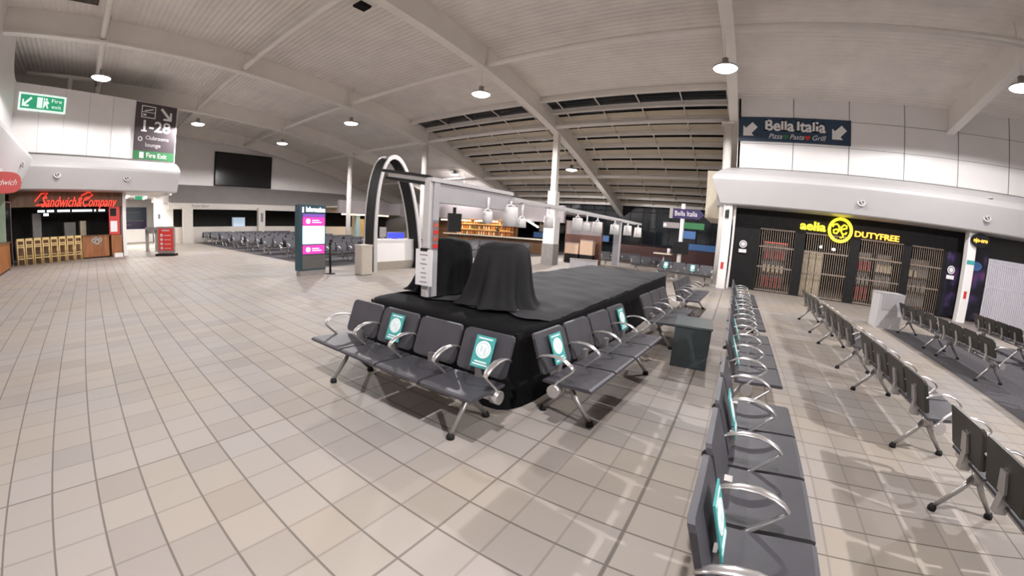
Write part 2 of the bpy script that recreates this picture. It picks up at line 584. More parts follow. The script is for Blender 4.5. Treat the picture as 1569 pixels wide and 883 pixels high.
def build_lamp(x, y, z, label, grp):
    t = thing('pendant_lamp', label, 'lamp', (x, y, z), 0, grp)
    part('lamp_shade', MB().lathe([(0.33, 0.0), (0.34, 0.02), (0.33, 0.05), (0.20, 0.10), (0.09, 0.14), (0.09, 0.30), (0.001, 0.30)], 28), M['alu'], t)
    part('diffuser', MB().lathe([(0.001, -0.06), (0.16, -0.055), (0.27, -0.03), (0.32, 0.005), (0.001, 0.006)], 28), M['lamp'], t)
    top = roof_z(x) - z
    part('suspension_rod', MB().tube([(0, 0, 0.28), (0, 0, top + 0.03)], 0.014, 8), M['steel'], t)
    ld = bpy.data.lights.new('lamp_light', 'SPOT')
    ld.spot_size = math.radians(172)
    ld.spot_blend = 0.12
    ld.shadow_soft_size = 0.12
    ld.energy = LAMP_W * DIM.get((round(x), round(y)), 1.0)
    ld.color = (1.0, 0.975, 0.97)
    lo = bpy.data.objects.new('lamp_light', ld)
    COL.objects.link(lo)
    lo.parent = t
    lo.location = (0, 0, -0.07)

# ------------------------------------------------------------------ roof shape
ZB = [(-10, 6.9), (-6, 7.55), (-3, 7.80), (0, 7.9), (3, 7.9), (5.3, 7.82), (8, 7.65), (10.73, 7.42), (13.5, 7.05), (16.41, 6.55), (19.3, 5.85), (22.2, 5.02), (25, 4.2), (28, 3.3), (30, 2.7)]
def beam_z(x):
    for (a, za), (b, zb) in zip(ZB, ZB[1:]):
        if x <= b:
            return za + (zb - za) * (x - a) / (b - a)
    return ZB[-1][1]
def roof_z(x):
    return beam_z(x) + 0.85
RY = [-15.9, -7.75, 0.4, 8.5, 17.06, 25.05, 32.6]

def roof_patch(name, xs, y0, y1, m, k):
    mb = MB()
    for a, b in zip(xs, xs[1:]):
        mb.add([(a, y0, roof_z(a)), (b, y0, roof_z(b)), (b, y1, roof_z(b)), (a, y1, roof_z(a)),
                (a, y0, roof_z(a) + .12), (b, y0, roof_z(b) + .12), (b, y1, roof_z(b) + .12), (a, y1, roof_z(a) + .12)],
               [(0, 1, 2, 3), (7, 6, 5, 4), (0, 4, 5, 1), (1, 5, 6, 2), (2, 6, 7, 3), (3, 7, 4, 0)])
    return struct(name, mb, m)
def fr(a, b, n):
    return [a + (b - a) * i / n for i in range(n + 1)]

# ------------------------------------------------------------------ floor and ceiling
struct('floor', MB().box(-10, -22, -0.2, 31, 40, 0), M['tile'])
struct('carpet_seating_left', MB().prism([(7.0, 12.6), (15.4, 12.6), (17.2, 11.4), (29.5, 11.4), (29.5, 32.6), (6.9, 32.6)], 0, 0.006), M['carpet'])
struct('carpet_seating_right', MB().prism([(11.4, -4.25), (11.4, -16), (-2, -16), (-2, -4.25)], 0, 0.006), M['carpet'])
roof_patch('ceiling', fr(-10, 14.8, 26), -22, 40, M['deck'], 0)
roof_patch('ceiling_far', fr(14.8, 30, 16), 17.06, 40, M['deck'], 1)
roof_patch('ceiling_right', fr(14.8, 22, 8), -22, 0.4, M['deck'], 2)

# rafters: deep box beams with a lower flange
for i, y in enumerate(RY):
    mb = MB()
    xs = fr(-9.5, 28.5, 40) if y != -7.75 and y != -15.9 and y != 0.4 else fr(-9.5, 21, 32)
    for a, b in zip(xs, xs[1:]):
        za, zb = beam_z(a), beam_z(b)
        for (hw, z0, z1) in ((0.06, 0.0, 0.86), (0.17, -0.05, 0.02)):
            mb.add([(a, y - hw, za + z0), (b, y - hw, zb + z0), (b, y + hw, zb + z0), (a, y + hw, za + z0),
                    (a, y - hw, za + z1), (b, y - hw, zb + z1), (b, y + hw, zb + z1), (a, y + hw, za + z1)],
                   [(0, 3, 2, 1), (4, 5, 6, 7), (0, 1, 5, 4), (2, 3, 7, 6)] + ([(3, 0, 4, 7)] if a == xs[0] else []) + ([(1, 2, 6, 5)] if b == xs[-1] else []))
    for x in (5.31, 10.73, 16.41, 22.18):     # web stiffeners at the purlins
        if x < xs[-1]:
            mb.box(x - 0.02, y - 0.15, beam_z(x), x + 0.02, y + 0.15, roof_z(x))
    struct('trim_%d' % (i + 1), mb, M['steel'])
# purlin tubes
for i, x in enumerate((-0.1, 5.31, 10.73, 16.41, 22.18)):
    z = beam_z(x) + 0.16
    y0 = -21.5 if x < 16 else 0.4
    mb = MB().tube([(x, y0, z), (x, 39, z)], 0.11, 12)
    for yy in RY:
        if yy > y0:
            mb.box(x - 0.04, yy - 0.3, z, x + 0.04, yy + 0.3, z + 0.09)
    struct('trim_%d' % (20 + i), mb, M['steel'])

# glazed roof between two rafters: rails across, glazing bars down the slope, dark glass
GY0, GY1 = 0.55, 16.9
mb = MB()
gxs = fr(14.9, 28.0, 11)
for x in gxs:
    zc = roof_z(x)
    mb.box(x - 0.05, GY0, zc - 0.20, x + 0.05, GY1, zc + 0.05)
    mb.box(x - 0.10, GY0, zc - 0.22, x + 0.10, GY1, zc - 0.18)
for j in range(10):
    y = GY0 + 0.1 + (GY1 - GY0 - 0.2) * j / 9
    for a, b in zip(gxs, gxs[1:]):
        mb.tube([(a, y, roof_z(a) - 0.10), (b, y, roof_z(b) - 0.10)], 0.03, 6)
w1 = struct('window_1', mb, M['steel'])
mb = MB()
for a, b in zip(gxs, gxs[1:]):
    mb.add([(a, GY0, roof_z(a)), (b, GY0, roof_z(b)), (b, GY1, roof_z(b)), (a, GY1, roof_z(a)),
            (a, GY0, roof_z(a) + .02), (b, GY0, roof_z(b) + .02), (b, GY1, roof_z(b) + .02), (a, GY1, roof_z(a) + .02)],
           [(0, 1, 2, 3), (7, 6, 5, 4), (0, 4, 5, 1), (1, 5, 6, 2), (2, 6, 7, 3), (3, 7, 4, 0)])
part('window_pane', mb, M['glass'], w1)
mb = MB()
for j in range(1, 11):       # pale blinds drawn over the lower half of each row of roof glass
    a, b = gxs[j] + 0.52 * (gxs[j + 1] - gxs[j]), gxs[j + 1] - 0.09
    for dz, f in ((-.05, (0, 1, 2, 3)), (-.04, (3, 2, 1, 0))):
        mb.add([(a, GY0, roof_z(a) + dz), (b, GY0, roof_z(b) + dz), (b, GY1, roof_z(b) + dz), (a, GY1, roof_z(a) + dz)], [f])
part('blind', mb, M['cream'], w1)

# outer walls that close the hall
struct('wall_back', MB().box(-10, -22.2, 0, 31, -22, 9), M['plaster'])
struct('wall_left_rear', MB().box(-10.2, -22, 0, -10, 40, 9), M['plaster'])
struct('wall_end', MB().box(-10, 40, 0, 31, 40.2, 9), M['plaster'])
mb = MB()
for j in range(23):
    y = 0.8 + j * 1.0
    mb.box(28.4, y - 0.03, 0, 28.5, y + 0.03, 3.9)
for z in (0.05, 1.1, 2.3, 3.5):
    mb.box(28.38, 0.6, z, 28.5, 23, z + 0.07)
w2 = struct('window_2', mb, M['black'])
part('window_pane', MB().box(28.44, 0.6, 0.0, 28.46, 23, 4.0), M['glass'], w2)
struct('wall_far', MB().box(28.6, 23, 0, 28.8, 40, 9), M['plaster'])

for a in LAMPS:
    build_lamp(*a, 'high bay lamps under the roof')

# ------------------------------------------------------------------ canopy shells over the shop fronts
CANOPY = [(0.0, 4.68), (-0.35, 4.62), (-0.70, 4.46), (-0.90, 4.30), (-0.99, 4.18), (-1.0, 4.08), (-0.96, 3.98), (-0.62, 3.24), (-0.55, 3.2), (0.6, 3.2), (0.6, 3.3), (0.05, 3.3), (0.05, 4.68)]
def canopy(name, x0, x1, ox, oy, ang, dz=0.0, mit0=0.0, mit1=0.0):
    mb = MB(frame(ox, oy, ang))
    pf = [(y, z + dz) for y, z in CANOPY]
    n = len(pf)
    vs = [(x0 + mit0 * min(0, y), y, z) for y, z in pf] + [(x1 - mit1 * min(0, y), y, z) for y, z in pf]
    mb.add(vs, [tuple(range(n)), tuple(range(2 * n - 1, n - 1, -1))])
    for i in range(n):
        mb.f.append(((i + 1) % n, i, n + i, n + (i + 1) % n))
        mb.sm.append(False)
        mb.mi.append(0)
    return struct(name, mb, M['canopy'])

# ---- right building: panelled wall, canopy, dark shop fronts (local x runs to -y, local y into the shop)
RT = frame(16.0, 0.2, -90)
struct('wall_right', MB(RT).box(-0.02, 0, 4.60, 22.0, 0.25, 7.75), M['white'])
mb = MB(RT)
for i in range(1, 11):
    mb.box(2.07 * i - 0.012, -0.012, 4.68, 2.07 * i + 0.012, 0.0, 7.75)
for z in (5.68, 6.67):
    mb.box(-0.02, -0.008, z - 0.006, 22, 0.0, z + 0.006)
mb.box(-0.02, -0.05, 4.66, 22, 0, 4.71)
struct('trim_40', mb, M['seam'])
struct('wall_right_return', MB().box(16.0, 0.12, 0, 22, 0.2, 7.7), M['white'])
canopy('trim_41', 0.0, 22.0, 16.0, 0.2, -90, mit0=0.85)
struct('trim_42', MB().box(17.2, 0.2, 2.75, 21.5, 1.42, 4.75), M['cream'])
struct('trim_43', MB().box(16.0, 0.2, 3.2, 17.2, 0.9, 4.55), M['canopy'])
# shop shell
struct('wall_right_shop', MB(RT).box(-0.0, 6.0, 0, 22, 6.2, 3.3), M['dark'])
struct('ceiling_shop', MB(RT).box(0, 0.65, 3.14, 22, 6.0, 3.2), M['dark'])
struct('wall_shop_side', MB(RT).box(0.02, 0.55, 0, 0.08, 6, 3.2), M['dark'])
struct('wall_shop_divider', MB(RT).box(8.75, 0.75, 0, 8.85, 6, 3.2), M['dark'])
mb = MB(RT)          # black fascia and piers of the duty free front; x = 0.2 - y
mb.box(0.1, 0.60, 2.50, 9.1, 0.72, 3.2)
for a, b in ((0.1, 1.1), (2.48, 2.86), (4.60, 4.98), (6.70, 7.0), (8.30, 9.1)):
    mb.box(a, 0.58, 0, b, 0.74, 2.55)
struct('wall_shopfront', mb, M['black'])
struct('wall_shopfront_beyond', MB(RT).box(9.1, 0.58, 0, 22, 0.74, 3.2), M['glossblack'])

# folding shutters: each a lattice of thin uprights with cross rails
SHUT = [(1.1, 2.48, 'folding lattice shutter at the left end of the duty free front, red goods behind'),
        (2.86, 4.60, 'folding lattice shutter under the round yellow sign, tall cream panels behind'),
        (4.98, 6.70, 'folding lattice shutter right of the round yellow sign, red boxes low behind'),
        (7.0, 8.30, 'folding lattice shutter at the right end of the duty free front, behind the pale pedestal')]
for a, b, lab in SHUT:
    t = thing('folding_shutter', lab, 'shutter', RT @ Vector((a, 0.66, 0)), -90, 'folding shutters of the duty free shop')
    wd = b - a
    mb = MB()
    n = int(wd / 0.085)
    for k in range(n + 1):
        x = wd * k / n
        mb.box(x - 0.011, -0.012, 0.03, x + 0.011, 0.012, 2.5)
    part('lattice', mb, M['shutter'], t)
    for z in (0.03, 0.95, 1.75, 2.44):
        part('rail', MB().box(0, -0.02, z, wd, 0.02, z + 0.05), M['shutter'], t)
    part('floor_track', MB().box(0, -0.04, 0, wd, 0.04, 0.025), M['black'], t)

# display shelves and goods behind the shutters
GOODS = []
def shelf(x, w_, lab, tall=2.0, y=2.2, lit=None):
    t = thing('display_shelf', lab, 'shelf', RT @ Vector((x, y, 0)), -90, 'display shelves inside the duty free shop')
    part('back_panel', MB().box(0, 0.28, 0, w_, 0.32, tall), M['pkg_grey'], t)
    for z in (0.12, 0.72, 1.28, 1.8):
        if z < tall:
            part('shelf_board', MB().box(0, 0, z, w_, 0.28, z + 0.03), M['darkwood'], t)
    for xx in (0, w_ - 0.03):
        part('side_panel', MB().box(xx, 0, 0, xx + 0.03, 0.28, tall), M['black'], t)
    if lit:
        part('shelf_light', MB().box(0.05, 0.02, tall - 0.05, w_ - 0.05, 0.06, tall - 0.02), lit, t)
    return t
def goods(x, y, z, n, step, m, lab, grp, w_=0.13, h_=0.3):
    bm_ = MB().box(-w_ / 2, -0.07, 0, w_ / 2, 0.07, h_, 0.012)
    me = bm_.mesh('package', m)
    for i in range(n):
        o = put('package', me)
        p = RT @ Vector((x + i * step, y, z))
        o.location = p
        o.rotation_euler = (0, 0, -PI / 2)
        tag(o, lab, 'package', grp)
shelf(1.3, 1.05, 'red lit shelf behind the leftmost lattice shutter', 2.0, 1.3, M['reddim'])
goods(1.45, 1.42, 0.15, 5, 0.18, M['pkg_red'], 'red package on the shelf behind the leftmost lattice shutter', 'red packages behind the leftmost shutter', h_=0.42)
goods(1.45, 1.42, 0.75, 5, 0.18, M['pkg_cream'], 'cream package on the shelf behind the leftmost lattice shutter', 'cream packages behind the leftmost shutter')
goods(1.5, 1.42, 1.31, 4, 0.22, M['pkg_red'], 'red package on the upper shelf behind the leftmost lattice shutter', 'upper red packages behind the leftmost shutter', h_=0.35)
for i in range(3):
    o = solo('display_board', MB().box(0, 0, 0, 0.22, 0.03, 1.75), M['pkg_cream'], 'tall cream display panel behind the shutter under the round yellow sign', 'panel', RT @ Vector((2.92 + i * 0.27, 0.98, 0)), -90, 'cream panels behind the shutter')
shelf(5.05, 0.75, 'shelf of red boxes behind the shutter right of the round yellow sign', 2.0, 1.3)
goods(5.16, 1.42, 0.15, 4, 0.17, M['pkg_red'], 'red package at the bottom behind the shutter right of the yellow sign', 'red packages low behind the third shutter', h_=0.5)
goods(5.16, 1.42, 0.75, 4, 0.17, M['pkg_grey'], 'grey package behind the shutter right of the yellow sign', 'grey packages behind the third shutter')
goods(5.16, 1.42, 1.31, 4, 0.17, M['pkg_red'], 'red package high up behind the shutter right of the yellow sign', 'red packages high behind the third shutter', h_=0.36)
shelf(5.9, 0.75, 'shelf of pale packages behind the shutter, just left of the pale pedestal', 2.0, 1.3)
goods(6.0, 1.42, 0.15, 4, 0.17, M['pkg_cream'], 'cream package on the shelf just left of the pale pedestal', 'cream packages by the pedestal', h_=0.4)
goods(6.0, 1.42, 0.75, 4, 0.17, M['pkg_grey'], 'grey package on the shelf just left of the pale pedestal', 'grey packages by the pedestal', h_=0.4)
goods(6.0, 1.42, 1.31, 4, 0.17, M['pkg_cream'], 'cream package on the top shelf just left of the pale pedestal', 'top cream packages by the pedestal', h_=0.3)
shelf(7.05, 1.2, 'dim shelf behind the lattice shutter at the right end of the duty free front', 2.0, 1.3)
goods(7.2, 1.42, 0.75, 5, 0.2, M['pkg_grey'], 'grey package behind the rightmost lattice shutter', 'grey packages behind the rightmost shutter')
goods(7.2, 1.42, 1.31, 3, 0.2, M['pkg_cream'], 'cream package behind the rightmost lattice shutter', 'cream packages behind the rightmost shutter', h_=0.26)
for (x, z, lab) in ((3.75, 2.02, 'left one of two small white lights inside the duty free shop under the round sign'),
                    (4.28, 1.98, 'right one of two small white lights inside the duty free shop under the round sign'),
                    (5.32, 1.93, 'small white light inside the duty free shop above red boxes')):
    t = thing('ceiling_spot', lab, 'light', RT @ Vector((x, 1.9, z)), -90, 'small lights inside the duty free shop')
    part('spot_bulb', MB().ball((0, 0, 0), 0.07, sz=0.7), M['lamp'], t)
    part('hanging_rod', MB().tube([(0, 0, 0.04), (0, 0, 3.15 - z)], 0.012, 6), M['black'], t)
for x in (1.8, 3.6, 5.6, 7.6):
    ld = bpy.data.lights.new('shop_fill_light', 'AREA')  # unseen fill light without a fixture, for the shop interior
    ld.size = 0.6
    ld.energy = 7
    ld.color = (1.0, 0.78, 0.6)
    lo = bpy.data.objects.new('shop_fill_light', ld)
    COL.objects.link(lo)
    lo.location = RT @ Vector((x, 1.0, 3.1))

# lit yellow sign of the shop
t = thing('shop_sign', 'lit yellow letters and ring reading aelia DUTYFREE on the black shop front', 'sign', RT @ Vector((4.14, 0.52, 2.70)), -90)
text('lettering', 'aelia', 0.46, M['neon_yellow'], t, -1.05, 0, 0.03, extrude=0.03, width=0.98, bold=0.012)
text('lettering', 'DUTYFREE', 0.30, M['neon_amber'], t, 1.42, 0, -0.08, extrude=0.03, width=1.72, bold=0.006)
part('sign_ring', MB().ring_xz(0, 0.03, 0, 0.37, 0.475, 0.06), M['neon_yellow'], t)
mb = MB()
mb.tube([(-0.30, 0, 0.10), (-0.26, 0, 0.19), (-0.14, 0, 0.22), (-0.05, 0, 0.14), (-0.05, 0, -0.02), (-0.13, 0, -0.14), (-0.24, 0, -0.12), (-0.26, 0, -0.02), (-0.16, 0, 0.02), (-0.05, 0, 0.0)], 0.03, 8)
mb.tube([(0.02, 0, 0.0), (0.12, 0, 0.06), (0.24, 0, 0.09), (0.24, 0, 0.18), (0.13, 0, 0.21), (0.03, 0, 0.12), (0.03, 0, -0.03), (0.10, 0, -0.14), (0.22, 0, -0.12), (0.25, 0, -0.05)], 0.03, 8)
mb.tube([(0.10, 0, -0.16), (0.14, 0, -0.24), (0.02, 0, -0.28)], 0.025, 8)
part('emblem', mb, M['neon_yellow'], t)
part('fixing_bar', MB().box(-1.5, 0.03, -0.02, 2.3, 0.06, 0.02), M['black'], t)
part('fixing_plate', MB().box(-0.2, 0.05, -0.2, 0.2, 0.08, 0.2), M['black'], t)

# small oval lit sign
t = thing('oval_sign', 'small black oval sign with amber lettering on the white column, far right', 'sign', (15.62, -8.95, 2.92), -90)
mb = MB().disc_xz(0, 0.04, 0, 0.36, 0.08, 32, 0.24)
part('sign_plate', mb, M['black'], t)
text('lettering', 'ojo-oro', 0.2, M['neon_amber'], t, 0, -0.045, 0, width=0.56, bold=0.004)
part('bracket', MB().box(-0.05, 0.04, -0.05, 0.05, 0.12, 0.05), M['black'], t)

# white columns of the right front
def shop_column(x, y, lab, red):
    t = thing('column', lab, 'column', (x, y, 0), -90)
    part('shaft', MB().box(-0.17, -0.17, 0, 0.17, 0.17, 3.22, 0.04), M['white'], t)
    part('extinguisher_sign', MB().box(-0.08, -0.18, red, 0.03, -0.17, red + 0.26), M['red'], t)
    return t
c = shop_column(15.75, 0.42, 'white square column at the left corner of the duty free shop', 0.75)
part('camera_housing', MB().box(-0.10, -0.30, 2.70, 0.05, -0.17, 2.98, 0.02), M['glossblack'], c)
part('camera_housing', MB().ball((0.0, -0.22, 3.06), 0.07), M['paper'], c)
c = shop_column(15.9, -8.75, 'white square column at the right end of the duty free shop', 0.85)
part('green_sign', MB().box(-0.15, -0.185, 2.06, 0.15, -0.17, 2.2), M['teal'], c)
for (x, y, lab) in ((16.5, -0.27, 'round white notice with a small white card below, left of the shutters'),
                    (16.5, -8.42, 'round white notice with a small white card below, right of the shutters')):
    t = thing('wall_notice', lab, 'notice', (x, y, 1.68), -90)
    part('round_notice', MB().disc_xz(0, 0, 0.10, 0.15, 0.02), M['paper'], t)
    part('notice_ring', MB().ring_xz(0, -0.022, 0.10, 0.085, 0.115, 0.004), M['ink'], t)
    part('notice_card', MB().box(-0.15, -0.02, -0.24, 0.15, 0, -0.10), M['paper'], t)
# posters beside the column
o = solo('wall_poster', MB().box(0, -0.02, 0, 0.55, 0, 2.35), M['poster'], 'dark purple graphic panel between the shutters and the white column', 'poster', RT @ Vector((8.45, 0.58, 0.1)), -90)
t = thing('wall_poster', 'dark purple graphic panel with a blue oval, between white column and white shutter', 'poster', RT @ Vector((9.3, 0.58, 0.1)), -90)
part('poster_panel', MB().box(0, -0.02, 0, 0.78, 0, 2.6), M['poster'], t)
part('blue_oval', MB().disc_xz(0.36, -0.02, 1.95, 0.24, 0.01, 28, 0.16), M['bluewin'], t)
# white shutter at the right edge
t = thing('roller_shutter', 'white slatted shutter closing the shop at the right edge', 'shutter', RT @ Vector((10.15, 0.57, 0)), -90)
mb = MB()
for k in range(44):
    mb.box(k * 0.09, -0.03, 0.05, k * 0.09 + 0.075, 0, 2.35)
part('slat_panel', mb, M['whiteshutter'], t)
for z in (0.0, 1.35, 2.2, 2.35):
    part('rail', MB().box(0, -0.04, z, 3.97, 0.0, z + 0.05), M['whiteshutter'], t)

# wide restaurant sign on the panels
t = thing('wall_sign', 'wide navy sign reading Bella Italia with two white arrows, on white panels', 'sign', RT @ Vector((2.11, -0.03, 6.24)), -90)
part('sign_plate', MB().box(-2.09, 0.0, -0.48, 2.09, 0.03, 0.48), M['navy'], t)
def slab_lettering(body, size, m, parent, x, y, z, width, bold):
    # the built-in letters with slab serifs set on the stems
    me = text_mesh(body, size, width=width, bold=bold)
    par = list(range(len(me.vertices)))
    def root(a):
        while par[a] != a:
            par[a] = par[par[a]]
            a = par[a]
        return a
    for e in me.edges:
        par[root(e.vertices[0])] = root(e.vertices[1])
    grp = {}
    for v in me.vertices:
        grp.setdefault(root(v.index), []).append(v.co)
    boxes = sorted((min(c.x for c in g), max(c.x for c in g), min(c.z for c in g), max(c.z for c in g)) for g in grp.values())
    mb = MB()
    mb.v = [tuple(v.co) for v in me.vertices]
    mb.f = [tuple(p.vertices) for p in me.polygons]
    mb.sm = [False] * len(mb.f)
    mb.mi = [0] * len(mb.f)
    top = max(b[3] for b in boxes)
    h = top - min(b[2] for b in boxes)
    for x0, x1, z0, z1 in boxes:
        wd = x1 - x0
        if z1 - z0 < 0.5 * h:
            continue
        e = 0.045
        if wd < 0.24 * h or z1 > top - 0.08 * h:
            r = x1 + e if wd < 0.24 * h else x0 + 0.11
            mb.box(x0 - e, -0.004, z0, r, 0.004, z0 + 0.045)
            mb.box(x0 - e, -0.004, z1 - 0.045, x1 + (e if body[5:6] == ' ' and wd < 0.2 * h and z1 > top - 0.02 and z0 < 0 and abs(x0) < 0.3 else 0) if wd < 0.24 * h else x0 + 0.11, 0.004, z1)
    o = part('lettering', mb, m, parent)
    o.location = (x, y, z)
    return o
for word, cx, wd in (('Bella', -0.58, 1.08), ('Italia', 0.60, 1.06)):
    slab_lettering(word, 0.60, M['signwhite'], t, cx, -0.006, 0.14, wd, 0.016)
text('lettering', 'Pizza', 0.27, M['signwhite'], t, -0.72, -0.006, -0.27, shear=0.3, width=0.5)
text('lettering', 'Pasta', 0.27, M['signwhite'], t, 0.08, -0.006, -0.27, shear=0.3, width=0.52)
text('lettering', 'Grill', 0.27, M['signwhite'], t, 0.88, -0.006, -0.27, shear=0.3, width=0.5)
def heart(cx, cz, r):
    pts = []
    for k in range(24):
        a = 2 * PI * k / 24
        pts.append((cx + r * 16 * math.sin(a) ** 3 / 16, cz + r * (13 * math.cos(a) - 5 * math.cos(2 * a) - 2 * math.cos(3 * a) - math.cos(4 * a)) / 16))
    return pts
part('heart_mark', MB().slabz(heart(-0.32, -0.27, 0.11), -0.006, 0.0), M['green'], t)
part('heart_mark', MB().slabz(heart(0.48, -0.27, 0.11), -0.006, 0.0), M['red'], t)
def arrow_dl(cx, cz, s):
    # solid arrow towards lower left: square head corner plus short fat shaft
    pts = [(-1, -1), (0.5, -1), (0.15, -0.62), (1.0, 0.28), (0.28, 1.0), (-0.62, 0.15), (-1, 0.5)]
    return [(cx + s * x, cz + s * y) for x, y in pts]
for cx in (-1.66, 1.66):
    part('arrow', MB().slabz(arrow_dl(cx, 0.0, 0.27), -0.006, 0.0), M['signwhite'], t)

# swivel spots in the canopies
def eyeball(loc, ang, lab, grp):
    t = thing('swivel_spot', lab, 'spotlight', loc, ang, grp)
    tilt = Matrix.Rotation(math.radians(-22), 4, 'X')
    part('bezel', MB(tilt).ring_xz(0, 0.06, 0, 0.10, 0.16, 0.07), M['canopy'], t)
    part('lens', MB(tilt).lathe([(0.001, -0.02), (0.07, -0.015), (0.11, 0.03)], 20).add([], []), M['glossblack'], t) if False else part('lens', MB(tilt).disc_xz(0, 0.03, 0, 0.105, 0.03), M['glossblack'], t)
    part('lamp_barrel', MB(tilt).tube([(0.02, 0.02, 0.0), (0.03, -0.05, -0.03)], 0.06, 14), M['ink'], t)
    part('lamp_rim', MB(tilt).ring_xz(0.03, -0.04, -0.03, 0.06, 0.075, 0.02, 20), M['paper'], t)
def can_pt(x, z):
    return (x, -0.96 + (3.98 - z) * 0.4595, z)
SP = 'swivel spots in the right canopy'
for (x, z, lab) in ((4.48, 3.66, 'swivel spot in the right canopy above the yellow sign'),
                    (9.08, 3.68, 'swivel spot in the right canopy above the small oval sign')):
    eyeball(RT @ Vector(can_pt(x, z)), -90, lab, SP)
o = solo('smoke_sensor', MB().lathe([(0.001, 0), (0.11, 0), (0.10, 0.05), (0.06, 0.07), (0.001, 0.07)], 20), M['canopy'], 'small white disc on the top edge of the right canopy near the right edge', 'sensor', RT @ Vector((9.1, -0.86, 4.32)), -90)

# ------------------------------------------------------------------ left building
LO, LA = (-3.4, 21.2), 11.0
LT = frame(*LO, LA)
def L3(x, y, z):
    return LT @ Vector((x, y, z))
struct('wall_front', MB(LT).box(-1.5, 0, 4.4, 7.35, 0.3, 7.28), M['white'])
struct('wall_front_side', MB(LT).box(7.1, 0.3, 2.9, 7.35, 3.6, 7.25), M['white'])
mb = MB(LT)
for i in range(1, 7):
    mb.box(1.05 * i - 0.006, -0.006, 4.5, 1.05 * i + 0.006, 0, 7.28)
struct('trim_50', mb, M['paleseam'])
struct('trim_53', MB(LT).box(0.7, -0.06, 4.46, 7.35, 0, 4.52), M['seam'])
struct('trim_54', MB().tube([(-3.3, 23.2, 8.25), (0.0, 23.2, 8.25)], 0.10, 10).tube([(-1.35, 23.2, 7.0), (-1.35, 23.2, 8.25)], 0.12, 10).tube([(-0.05, 23.2, 7.0), (-0.05, 23.2, 8.4)], 0.12, 10), M['steel'])
canopy('trim_51', -1.0, 7.28, LO[0], LO[1], LA, dz=-0.22)
# high wall on the far left with its curved end, and its own canopy
cut = [(4.0, 4.6), (22.5, 4.6), (22.5, 7.25), (21.35, 7.3), (20.9, 7.34), (20.45, 7.5), (20.1, 7.8), (19.85, 8.2), (19.75, 8.85), (4.0, 8.85)]
mb = MB(Matrix.Translation((-3.4, 0, 0)) @ Matrix.Rotation(PI / 2, 4, 'Z'))
mb.slabz(cut, 0, 0.25)
struct('wall_left', mb, M['white'])
canopy('trim_52', 4.0, 22.3, -3.4, 0, 90, dz=-0.0)
mb = MB(Matrix.Translation((-3.36, 0, 0)) @ Matrix.Rotation(PI / 2, 4, 'Z'))
struct('wall_left_shop', mb.box(4, 0.6, 0, 17.2, 0.7, 3.2), M['plaster'])
# recess behind the left fronts
struct('wall_shop_rear', MB(LT).box(-3, 3.2, 0, 5.2, 3.4, 3.2), M['dark'])
struct('ceiling_front_shop', MB(LT).box(-3, 0.3, 3.0, 7.2, 3.6, 3.06), M['plaster'])
struct('wall_shop_end', MB(LT).box(4.95, 0.55, 0, 5.12, 6.0, 3.0), M['plaster'])
struct('wall_shop_fascia', MB(LT).box(0.0, 0.62, 2.34, 4.95, 0.75, 3.0), M['darkwood'])
struct('wall_shop_left', MB().box(-4.6, 20.25, 0, -3.42, 20.33, 3.15), M['sage'])
# neon shop name
t = thing('neon_sign', 'red neon script reading Sandwich&Company over the dark food counter', 'sign', L3(2.95, 0.55, 2.56), LA)
text('lettering', 'Sandwich&Company', 0.62, M['neon_red'], t, 0, 0, -0.04, extrude=0.02, shear=0.45, width=3.35, bold=0.002)
mb = MB().tube([(-1.9, 0, 0.0), (-1.62, 0, 0.33), (-1.35, 0, 0.36), (-1.55, 0, 0.12), (-1.40, 0, -0.10), (-1.85, 0, -0.16)], 0.025, 8)
part('swash', mb, M['neon_red'], t)
mb = MB().tube([(0.1, 0, 0.25), (0.45, 0, 0.42), (0.62, 0, 0.30), (0.30, 0, 0.05)], 0.025, 8)
part('swash', mb, M['neon_red'], t)
part('fixing_bar', MB().box(-1.7, 0.01, -0.05, 1.7, 0.05, 0.0), M['black'], t)
# counter front
t = thing('food_counter', 'orange brown wooden counter with a pale blue emblem under the neon sign', 'counter', L3(3.05, 0.55, 0), LA)
part('front_panel', MB().box(0, 0, 0.06, 1.22, 0.06, 1.0), M['wood'], t)
part('counter_top', MB().box(-0.03, -0.04, 1.0, 1.28, 0.6, 1.04), M['darkwood'], t)
part('plinth', MB().box(0.02, 0.04, 0, 1.2, 0.55, 0.06), M['black'], t)
part('side_panel', MB().box(0, 0.06, 0.06, 0.05, 0.58, 1.0), M['wood'], t)
mb = MB()
for (x, z, r) in ((0.52, 0.80, 0.10), (0.66, 0.74, 0.12), (0.80, 0.82, 0.09), (0.62, 0.90, 0.07)):
    mb.ring_xz(x, 0, z, r * 0.6, r, 0.008, 20)
part('emblem', mb, M['palebluepost'], t)
solo('bin_cabinet', MB().box(0, 0, 0, 0.5, 0.5, 1.02, 0.01), M['wood'], 'narrow wooden cabinet at the corridor end of the food counter', 'cabinet', L3(4.37, 0.5, 0), LA)
solo('floor_box', MB().box(0, 0, 0, 0.4, 0.3, 0.18, 0.02), M['plaster'], 'low white box on the floor before the narrow wooden cabinet', 'box', L3(4.4, 0.12, 0), LA)
t = thing('food_counter', 'long dark counter behind the row of pale bar stools', 'counter', L3(0.2, 0.62, 0), LA)
part('front_panel', MB().box(0, 0, 0, 2.74, 0.05, 1.0), M['darkwood'], t)
part('counter_top', MB().box(0, -0.02, 1.0, 2.76, 0.5, 1.05), M['black'], t)
